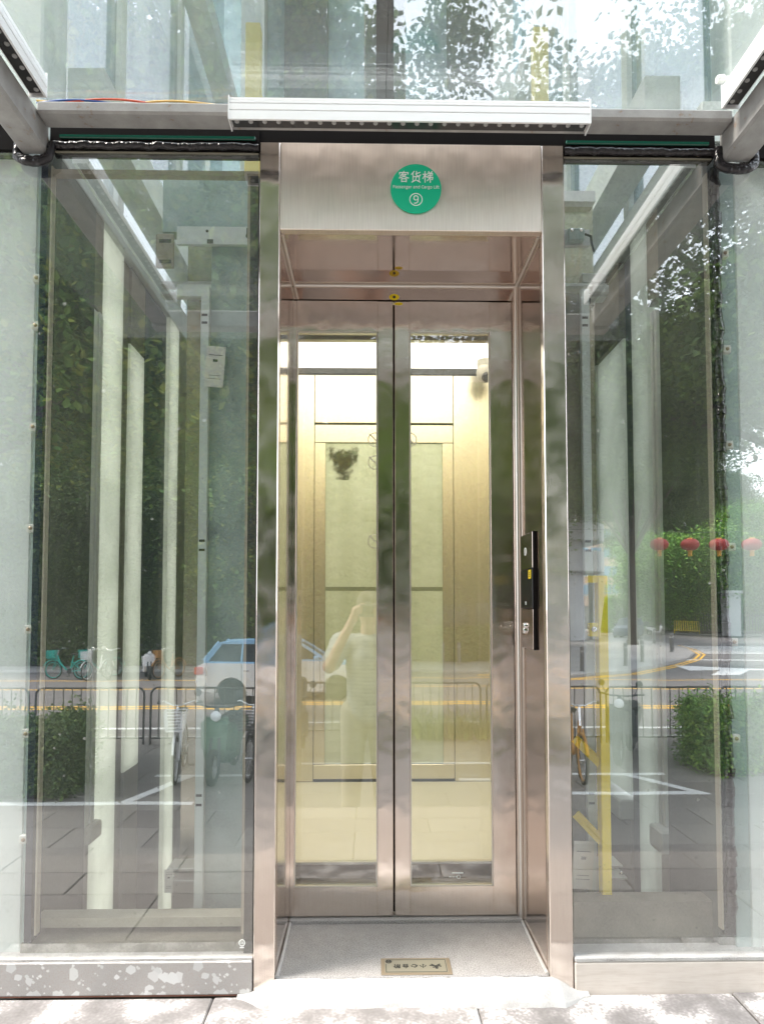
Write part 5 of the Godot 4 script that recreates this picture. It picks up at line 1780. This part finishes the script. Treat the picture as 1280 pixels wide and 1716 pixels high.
	# the tubular fence along the kerb
	var fl := ["outermost panel of the tubular fence at the far left", "second fence panel from the far left end of the tubular fence", "tubular fence panel behind the left hedge", "tubular fence panel right of the left hedge, behind the grey bicycle", "tubular fence panel behind the parked scooters", "tubular fence panel reflected in the left door pane", "tubular fence panel with weeds at its foot", "tubular fence panel behind the orange bicycle", "tubular fence panel behind the right hedge", "outermost panel of the tubular fence at the far right"]
	for i in 10:
		fence_panel(fl[i], -9.6 + i * 1.95, 9.75, 1.9)
	# vehicles
	car("white car with light blue bonnet and roof driving past", Vector3(-2.2, STREET - 0.1, 16.2), 0.0, M.car_white, M.car_blue)
	car("dark blue car parked far off at the corner of the white building", Vector3(20.6, STREET - 0.1, 52.0), PI / 2 + 0.5, M.car_navy, M.car_navy)
	var parked := "bicycles parked in the near bays"
	bicycle("grey bicycle with white mudguards parked nose to the steps", Vector3(-2.62, STREET, 7.6), PI / 2 - 0.15, M.white_bike, parked)
	bicycle("dark bicycle with a basket beside the covered scooter", Vector3(-1.55, STREET, 7.7), PI / 2 + 0.1, M.dark_bike, parked)
	bicycle("orange bicycle parked at the right end of the bays", Vector3(2.84, STREET, 7.5), PI / 2 + 0.1, M.orange_bike, parked, false)
	scooter("scooter with a green windshield apron between the bicycles", Vector3(-2.02, STREET, 7.6), PI / 2 + 0.05, M.green_cloth, false)
	scooter("dark scooter with a top box next to the left shaft corner", Vector3(-1.15, STREET, 7.8), PI / 2 - 0.1, M.dark_bike, true)
	scooter("black scooter parked beside the right hedge", Vector3(3.95, STREET, 8.6), PI / 2 + 0.5, M.dark_bike, false)
	var far := "bicycles parked across the road"
	bicycle("turquoise bicycle with a basket parked side-on across the road", Vector3(-10.3, STREET - 0.1, 21.5), PI + 0.1, M.teal_bike, far)
	bicycle("second turquoise bicycle across the road, half behind a white one", Vector3(-9.5, STREET - 0.1, 22.3), PI - 0.6, M.teal_bike, far)
	bicycle("white bicycle across the road beside the turquoise ones", Vector3(-9.3, STREET - 0.1, 21.6), PI / 2 + 0.3, M.white_bike, far)
	bicycle("dark bicycle across the road right of the white one", Vector3(-8.8, STREET - 0.1, 21.8), PI / 2, M.dark_bike, far)
	bicycle("orange bicycle across the road right of the dark one", Vector3(-6.9, STREET - 0.1, 21.8), PI / 2 + 0.5, M.orange_bike, far)
	scooter("white scooter parked across the road under the trees", Vector3(-7.6, STREET - 0.1, 21.6), PI / 2 - 0.4, M.white_bike, false)
	scooter("pale scooter at the far corner near the yellow barrier", Vector3(24.8, STREET - 0.1, 57.0), 0.8, M.white_bike, true)
	# bollards
	for b in [["bollard nearest the door portal on the far corner pavement", 7.7, 22.8], ["bollard second from the door portal on the far corner pavement", 10.3, 25.4], ["bollard in the middle of the far corner curve", 11.7, 27.2], ["bollard behind the curve, before the white building", 13.4, 31.5], ["bollard at the bend of the far corner pavement", 16.0, 34.2], ["bollard beside the one at the bend", 16.6, 35.4], ["bollard near the pale far scooter", 18.4, 42.0], ["bollard across the road facing the doors", 3.7, 25.6], ["bollard across the road, left of the one facing the doors", 3.1, 26.4]]:
		bollard(b[0], b[1], b[2])
	var lb := thing("backing_building", "long brown building added behind the street trees as a dark backing against sky gaps", "building", Vector3(0, STREET, 33.0))  # added dark backing that keeps bright sky from showing through the crowns
	obj("wall", B(-44, 7.5, 0, 9.0, 0, 10), M.brown_render, lb)
	obj("eaves", B(-44.3, 7.8, 9.0, 9.4, -0.4, 10.4), M.bark, lb)
	var lw := B(-0.8, 0.8, -0.7, 0.7, -0.05, 0.0)
	for i in 24:
		for y in [1.9, 4.9, 7.4]:
			obj("window", lw, M.car_glass, lb, Vector3(-42 + i * 2.1, y, 0))
	# white building with rounded balcony bands
	var w := thing("white_building", "white building with rounded balcony bands on the far corner", "building", Vector3(17.4, STREET, 45.7))
	var outline := func(grow: float) -> PackedVector2Array:
		var p := PackedVector2Array([Vector2(-16, 14), Vector2(-16, -grow)])
		for k in 9:
			var a := -PI / 2 + PI / 2 * k / 8
			p.append(Vector2(-4.0 + (4.0 + grow) * cos(a), 4.0 + (4.0 + grow) * sin(a)))
		p.append(Vector2(grow, 14))
		return p
	var st := ST()
	var up := func(poly: PackedVector2Array, y0: float, y1: float) -> ArrayMesh:
		var s2 := ST()
		prism(s2, poly, y1 - y0, Transform3D(Basis(Vector3.RIGHT, Vector3.BACK, Vector3.DOWN), Vector3(0, y1, 0)))
		return s2.commit()
	obj("wall", up.call(outline.call(-1.2), 0.0, 11.2), M.wall_white, w)
	for q in [[5.0, 6.5], [7.25, 8.5], [8.85, 10.4]]:
		obj("balcony_band", up.call(outline.call(0.0), q[0], q[1]), M.wall_white, w)
	obj("roof", up.call(outline.call(-0.4), 11.2, 11.5), M.wall_white, w)
	for x in [-0.25, -6.0, -11.0]:
		obj("column", B(x - 0.45, x + 0.25, 0, 5.0, 3.4 if x > -1 else 0.15, 4.2 if x > -1 else 0.85, 0.02), M.wall_white, w)
	var wn := B(-0.55, 0.55, -0.6, 0.6, -0.06, 0.0, 0.01)
	for i in 7:
		for y in [1.6, 3.6]:
			var pw := obj("window", wn, M.shutter_blue if y < 2 and i % 2 == 0 else M.window_blue, w, Vector3(-5.4 - i * 1.5, y, 1.19))
			obj("sill", B(-0.6, 0.6, -0.68, -0.61, -0.12, 0.0), M.wall_white, pw)
	var sb := B(-0.06, 0.0, -0.7, 0.7, -0.5, 0.5, 0.01)
	for i in 5:
		for y in [1.7, 3.7]:
			obj("window", sb, M.shutter_blue if i == 0 else M.window_blue, w, Vector3(-1.15, y, 5.2 + i * 1.5))
	# high-rise behind
	for h in [["tan high-rise with rows of windows behind the white building", 44.0, 128.0, 15.0, 58.0, 8, 14, 4], ["tan high-rise further left behind the street trees", 10.0, 150.0, 18.0, 52.0, 8, 12, 4]]:
		var hr := thing("high_rise", h[0], "building", Vector3(h[1], STREET, h[2]), 0.0, "high-rises behind the trees")
		obj("wall", B(-h[3] / 2, h[3] / 2, 0, h[4], 0, 14), M.wall_tan, hr)
		obj("parapet", B(-h[3] / 2 - 0.3, h[3] / 2 + 0.3, h[4], h[4] + 1.2, -0.3, 14.3), M.wall_white, hr)
		var win := B(-0.75, 0.75, -0.9, 0.9, -0.1, 0.0, 0.0)
		var frm := B(-0.85, 0.85, -1.15, -1.0, -0.3, 0.0)
		for c in h[5]:
			for r in h[6]:
				var p := Vector3(-h[3] / 2 + h[3] * (c + 0.5) / h[5], 6.0 + (h[4] - 8.0) * r / h[6], 0.0)
				var pw := obj("window", win, M.window_blue, hr, p)
				obj("sill", frm, M.wall_white, pw)
	# far corner: yellow barrier, railings, gate pier
	var yb := thing("yellow_barrier", "yellow tubular crowd barrier under the lantern tree", "barrier", Vector3(27.2, STREET, 58.8))
	st = ST()
	tube(st, [Vector3(0, 0, 0), Vector3(0, 1.1, 0), Vector3(2.2, 1.1, 0), Vector3(2.2, 0, 0)], 0.03, 0.03, 6)
	tube(st, [Vector3(0, 0.25, 0), Vector3(2.2, 0.25, 0)], 0.025, 0.025, 6)
	obj("frame", st.commit(), M.yellow_paint, yb)
	var yr := B(-0.035, 0.035, 0.25, 1.1, -0.015, 0.015)
	for i in range(1, 11):
		obj("bar", yr, M.yellow_paint, yb, Vector3(0.2 * i, 0, 0))
	var rl := thing("railing", "dark iron railing along the far corner garden", "railing", Vector3(29.6, STREET, 60.0))
	obj("rail", B(0, 14, 1.7, 1.76, -0.03, 0.03), M.fence_grey, rl)
	obj("rail", B(0, 14, 0.2, 0.26, -0.03, 0.03), M.fence_grey, rl)
	var ib := B(-0.02, 0.02, 0.0, 1.95, -0.02, 0.02)
	for i in 56:
		obj("bar", ib, M.fence_grey, rl, Vector3(0.125 + 0.25 * i, 0, 0))
	var gp := thing("gate_pier", "white gate pier at the far corner beside the railing", "pier", Vector3(30.9, STREET, 56.0))
	st = ST()
	cbox(st, Vector3(-0.55, 0, -0.55), Vector3(0.55, 3.6, 0.55), 0.02)
	obj("shaft", st.commit(), M.wall_white, gp)
	st = ST()
	cbox(st, Vector3(-0.7, 3.6, -0.7), Vector3(0.7, 3.85, 0.7), 0.03)
	obj("cap", st.commit(), M.wall_white, gp)
	var bw := thing("garden_wall", "long low pale wall far behind the railing", "wall", Vector3(0, STREET, 78.0))
	obj("face", B(22.5, 90, 0, 2.6, 0, 0.4), M.wall_white, bw)
	obj("coping", B(22.4, 90, 2.6, 2.75, -0.08, 0.48), M.kerb_stone, bw)
	# lanterns on a cable
	var names_l := ["leftmost of the red lanterns, beside the frame post", "second red lantern from the left before the green tree", "third red lantern from the left before the green tree", "fourth red lantern from the left, at the right corner post", "outermost red lantern at the far right"]
	var cable := ST()
	tube(cable, [Vector3(6.0, 4.6, 27.0), Vector3(14.4, 4.36, 27.0), Vector3(22.0, 4.6, 27.0)], 0.012, 0.012, 5)
	tag(obj("lantern_cable", cable.commit(), M.dark_bike), "thin dark cable carrying the row of red lanterns", "cable")
	for i in 5:
		var l := thing("lantern", names_l[i], "lantern", Vector3([12.42, 13.76, 15.03, 16.38, 17.7][i], 3.84, 27.0), 0.0, "red lanterns strung over the road")
		st = ST()
		var prof := []
		for k in 13:
			var a := -PI / 2 + PI * k / 12.0
			prof.append(Vector2(0.10 + 0.29 * cos(a), 0.25 * sin(a)))
		lathe(st, prof, 28)
		obj("shade", st.commit(), M.lantern_red, l)
		st = ST()
		for k in 14:
			var a := TAU * k / 14
			ring(st, Vector3.ZERO, Vector3(cos(a), 0, sin(a)), Vector3.UP, 0.01, 0.001, 3, 3)
		lathe(st, [Vector2(0.10, 0.24), Vector2(0.11, 0.29), Vector2(0.0, 0.29)], 14)
		lathe(st, [Vector2(0.11, -0.29), Vector2(0.10, -0.24), Vector2(0.0, -0.24)], 14)
		obj("collar", st.commit(), M.lantern_gold, l)
		st = ST()
		for k in 9:
			var a := TAU * k / 9
			tube(st, [Vector3(cos(a) * 0.06, -0.28, sin(a) * 0.06), Vector3(cos(a) * 0.075, -0.50, sin(a) * 0.075)], 0.022, 0.018, 5)
		obj("tassel", st.commit(), M.lantern_gold, l)
		st = ST()
		tube(st, [Vector3(0, 0.28, 0), Vector3(0, 0.53, 0)], 0.008, 0.008, 5)
		obj("hanger", st.commit(), M.dark_bike, l)
	var pole := thing("lantern_pole", "slim grey pole at the right end of the lantern cable", "pole", Vector3(22.0, STREET - 0.1, 27.0))
	st = ST()
	lathe(st, [Vector2(0.16, 0), Vector2(0.12, 0.1), Vector2(0.09, 0.2), Vector2(0.06, 5.9), Vector2(0, 5.95)], 14)
	obj("mast", st.commit(), M.bollard_grey, pole)


# ---------------------------------------------------------------- the photographer
func sd_capsule(p: Vector3, b: Array) -> float:
	var a: Vector3 = b[0]
	var d: Vector3 = b[2] - a
	var t := clampf((p - a).dot(d) / maxf(d.length_squared(), 1e-8), 0, 1)
	return (p - a - d * t).length() - lerpf(b[1], b[3], t)


func blob(bones: Array, cell: float, k: float) -> ArrayMesh:
	# surface nets over the smooth union of tapered capsules
	var lo := Vector3.INF
	var hi := -Vector3.INF
	for b in bones:
		var r := Vector3.ONE * (maxf(b[1], b[3]) + cell * 2 + k)
		lo = lo.min(b[0] - r).min(b[2] - r)
		hi = hi.max(b[0] + r).max(b[2] + r)
	var n := Vector3i(((hi - lo) / cell).ceil()) + Vector3i.ONE
	var f := PackedFloat32Array()
	f.resize(n.x * n.y * n.z)
	f.fill(1.0)
	for b in bones:
		var r := maxf(b[1], b[3]) + cell * 2 + k
		var a0 := Vector3i(((b[0].min(b[2]) - Vector3.ONE * r - lo) / cell).floor()).clamp(Vector3i.ZERO, n - Vector3i.ONE)
		var a1 := Vector3i(((b[0].max(b[2]) + Vector3.ONE * r - lo) / cell).ceil()).clamp(Vector3i.ZERO, n - Vector3i.ONE)
		for z in range(a0.z, a1.z + 1):
			for y in range(a0.y, a1.y + 1):
				for x in range(a0.x, a1.x + 1):
					var i := x + n.x * (y + n.y * z)
					var d := sd_capsule(lo + Vector3(x, y, z) * cell, b)
					var o := f[i]
					var h := clampf(0.5 + 0.5 * (o - d) / k, 0, 1)
					f[i] = lerpf(o, d, h) - k * h * (1 - h)
	var verts := {}
	var pos := []
	var nor := []
	for z in n.z - 1:
		for y in n.y - 1:
			for x in n.x - 1:
				var base := x + n.x * (y + n.y * z)
				var s := 0
				var c := []
				for q in 8:
					var v := f[base + (q & 1) + n.x * (((q >> 1) & 1) + n.y * (q >> 2))]
					c.append(v)
					s += 1 if v < 0 else 0
				if s == 0 or s == 8:
					continue
				var sum := Vector3.ZERO
				var m := 0
				for q in 8:
					for e in [1, 2, 4]:
						if q & e:
							continue
						var r2: int = q | e
						if (c[q] < 0) != (c[r2] < 0):
							var t: float = c[q] / (c[q] - c[r2])
							var pa := Vector3(q & 1, (q >> 1) & 1, q >> 2)
							var pb := Vector3(r2 & 1, (r2 >> 1) & 1, r2 >> 2)
							sum += pa.lerp(pb, t)
							m += 1
				verts[base] = pos.size()
				pos.append(lo + (Vector3(x, y, z) + sum / m) * cell)
				nor.append(Vector3(c[1] + c[3] + c[5] + c[7] - c[0] - c[2] - c[4] - c[6], c[2] + c[3] + c[6] + c[7] - c[0] - c[1] - c[4] - c[5], c[4] + c[5] + c[6] + c[7] - c[0] - c[1] - c[2] - c[3]).normalized())
	var st := ST()
	var stride := [1, n.x, n.x * n.y]
	for base in verts:
		for ax in 3:
			if (f[base] < 0) == (f[base + stride[ax]] < 0):
				continue
			var u: int = stride[(ax + 1) % 3]
			var v: int = stride[(ax + 2) % 3]
			if not (verts.has(base - u) and verts.has(base - v) and verts.has(base - u - v)):
				continue
			var q := []
			for id in [base, base - u, base - u - v, base - v]:
				q.append([pos[verts[id]], nor[verts[id]]])
			smooth_quad(st, q)
	return st.commit()


func build_person() -> void:
	var t := thing("person", "person in a pale striped shirt holding a camera up to the face", "person", Vector3(-0.02, -0.513, 2.20))
	var V := func(x: float, y: float, z: float) -> Vector3: return Vector3(x, y, z)
	# joints relative to the feet; the person faces the lift (-z)
	var hip := Vector3(0, 0.90, 0.06)
	var chest := Vector3(0, 1.22, 0.08)
	var neck := Vector3(0, 1.42, 0.09)
	var head := Vector3(0.01, 1.60, 0.07)
	var sh := [Vector3(-0.19, 1.36, 0.09), Vector3(0.19, 1.36, 0.09)]
	var el := [Vector3(-0.27, 1.20, -0.08), Vector3(0.27, 1.20, -0.08)]
	var wr := [Vector3(-0.10, 1.545, -0.09), Vector3(0.11, 1.53, -0.09)]
	var hp := [Vector3(-0.095, 0.86, 0.06), Vector3(0.095, 0.86, 0.06)]
	var kn := [Vector3(-0.11, 0.48, 0.03), Vector3(0.11, 0.48, 0.03)]
	var an := [Vector3(-0.12, 0.09, 0.06), Vector3(0.12, 0.09, 0.06)]
	var body := [[hip, 0.125, chest, 0.13], [chest, 0.13, neck - Vector3(0, 0.06, 0), 0.075], [neck - Vector3(0, 0.05, 0), 0.055, head - Vector3(0, 0.05, 0), 0.055]]
	for i in 2:
		body.append([chest + Vector3(0, 0.1, 0), 0.08, sh[i], 0.06])
		body.append([sh[i], 0.055, el[i], 0.042])
		body.append([el[i], 0.042, wr[i], 0.028])
		body.append([hip, 0.10, hp[i], 0.10])
		body.append([hp[i], 0.085, kn[i], 0.058])
		body.append([kn[i], 0.055, an[i], 0.036])
		body.append([an[i] - Vector3(0, 0.03, 0), 0.04, an[i] + Vector3(0, -0.05, -0.13), 0.032])
	# head: skull, jaw, nose, ears
	body.append([head + Vector3(0, 0.03, 0.015), 0.088, head + Vector3(0, -0.03, -0.015), 0.075])
	body.append([head + Vector3(0, -0.06, -0.03), 0.055, head + Vector3(0, -0.085, -0.05), 0.032])
	body.append([head + Vector3(0, 0.01, -0.085), 0.010, head + Vector3(0, -0.025, -0.105), 0.015])
	for s in [-1, 1]:
		body.append([head + Vector3(0.085 * s, 0.01, 0.02), 0.015, head + Vector3(0.086 * s, -0.03, 0.01), 0.010])
	# hands: palm, four fingers over the top of the camera, thumb beneath
	for i in 2:
		var s := -1.0 if i == 0 else 1.0
		var palm: Vector3 = wr[i] + Vector3(-s * 0.015, 0.055, -0.005)
		body.append([wr[i], 0.026, palm, 0.030])
		for k in 4:
			var base: Vector3 = palm + Vector3(-s * 0.005, 0.022 - k * 0.018, -0.012 + 0.002 * k)
			var len: float = [0.036, 0.042, 0.040, 0.032][k]
			var m1 := base + Vector3(-s * len * 0.75, 0.008, -0.012)
			body.append([base, 0.0095, m1, 0.009])
			body.append([m1, 0.009, m1 + Vector3(-s * len * 0.5, -0.012, 0.004), 0.0085])
		body.append([palm + Vector3(0, -0.02, 0.008), 0.011, palm + Vector3(-s * 0.035, -0.03, 0.02), 0.009])
	obj("body", blob(body, 0.012, 0.018), M.skin, t)
	var shirt := [[hip + Vector3(0, -0.02, 0), 0.148, chest, 0.150], [chest, 0.150, neck - Vector3(0, 0.075, 0), 0.095]]
	for i in 2:
		shirt.append([chest + Vector3(0, 0.1, 0), 0.10, sh[i], 0.078])
		shirt.append([sh[i], 0.074, sh[i].lerp(el[i], 0.75), 0.072])
	obj("shirt", blob(shirt, 0.02, 0.03), M.shirt, t)
	var trs := [[hip + Vector3(0, -0.03, 0), 0.138, hip + Vector3(0, -0.06, 0), 0.135]]
	for i in 2:
		trs.append([hp[i], 0.105, kn[i], 0.08])
		trs.append([kn[i], 0.08, an[i] + Vector3(0, 0.02, 0), 0.066])
	obj("trousers", blob(trs, 0.02, 0.02), M.trousers, t)
	for i in 2:
		obj("shoe", blob([[an[i] + Vector3(0, -0.04, 0.03), 0.047, an[i] + Vector3(0, -0.05, -0.13), 0.040]], 0.014, 0.01), M.white_bike, t)
	obj("hair", blob([[head + Vector3(0, 0.055, 0.03), 0.095, head + Vector3(0, 0.03, 0.05), 0.09], [head + Vector3(0, 0.09, -0.03), 0.055, head + Vector3(0.02, 0.085, -0.055), 0.03]], 0.012, 0.02), M.hair_dark, t)
	for s in [-1, 1]:
		var st := ST()
		lathe(st, [Vector2(0, -0.012), Vector2(0.009, -0.008), Vector2(0.012, 0.0), Vector2(0.009, 0.008), Vector2(0, 0.012)], 12, Transform3D(Basis.IDENTITY, head + Vector3(0.033 * s, 0.01, -0.082)))
		obj("eye", st.commit(), M.white_print, t)
	# shirt stripes
	# the camera in the hands
	var c := thing("hand_camera", "black camera held up by the person in the striped shirt", "camera", Vector3(-0.015, 1.085, 2.095))
	obj("camera_body", B(-0.068, 0.068, -0.045, 0.045, -0.02, 0.022, 0.006), M.dark_bike, c)
	obj("viewfinder", B(-0.025, 0.025, 0.045, 0.068, -0.015, 0.02, 0.005), M.dark_bike, c)
	var lt := ST()
	lathe(lt, [Vector2(0.034, 0), Vector2(0.034, 0.03), Vector2(0.030, 0.032), Vector2(0.028, 0.045), Vector2(0.0, 0.042)], 24, Transform3D(Basis.from_euler(Vector3(-PI / 2, 0, 0)), Vector3(0.0, 0.0, -0.02)))
	obj("lens_barrel", lt.commit(), M.black_glass, c)
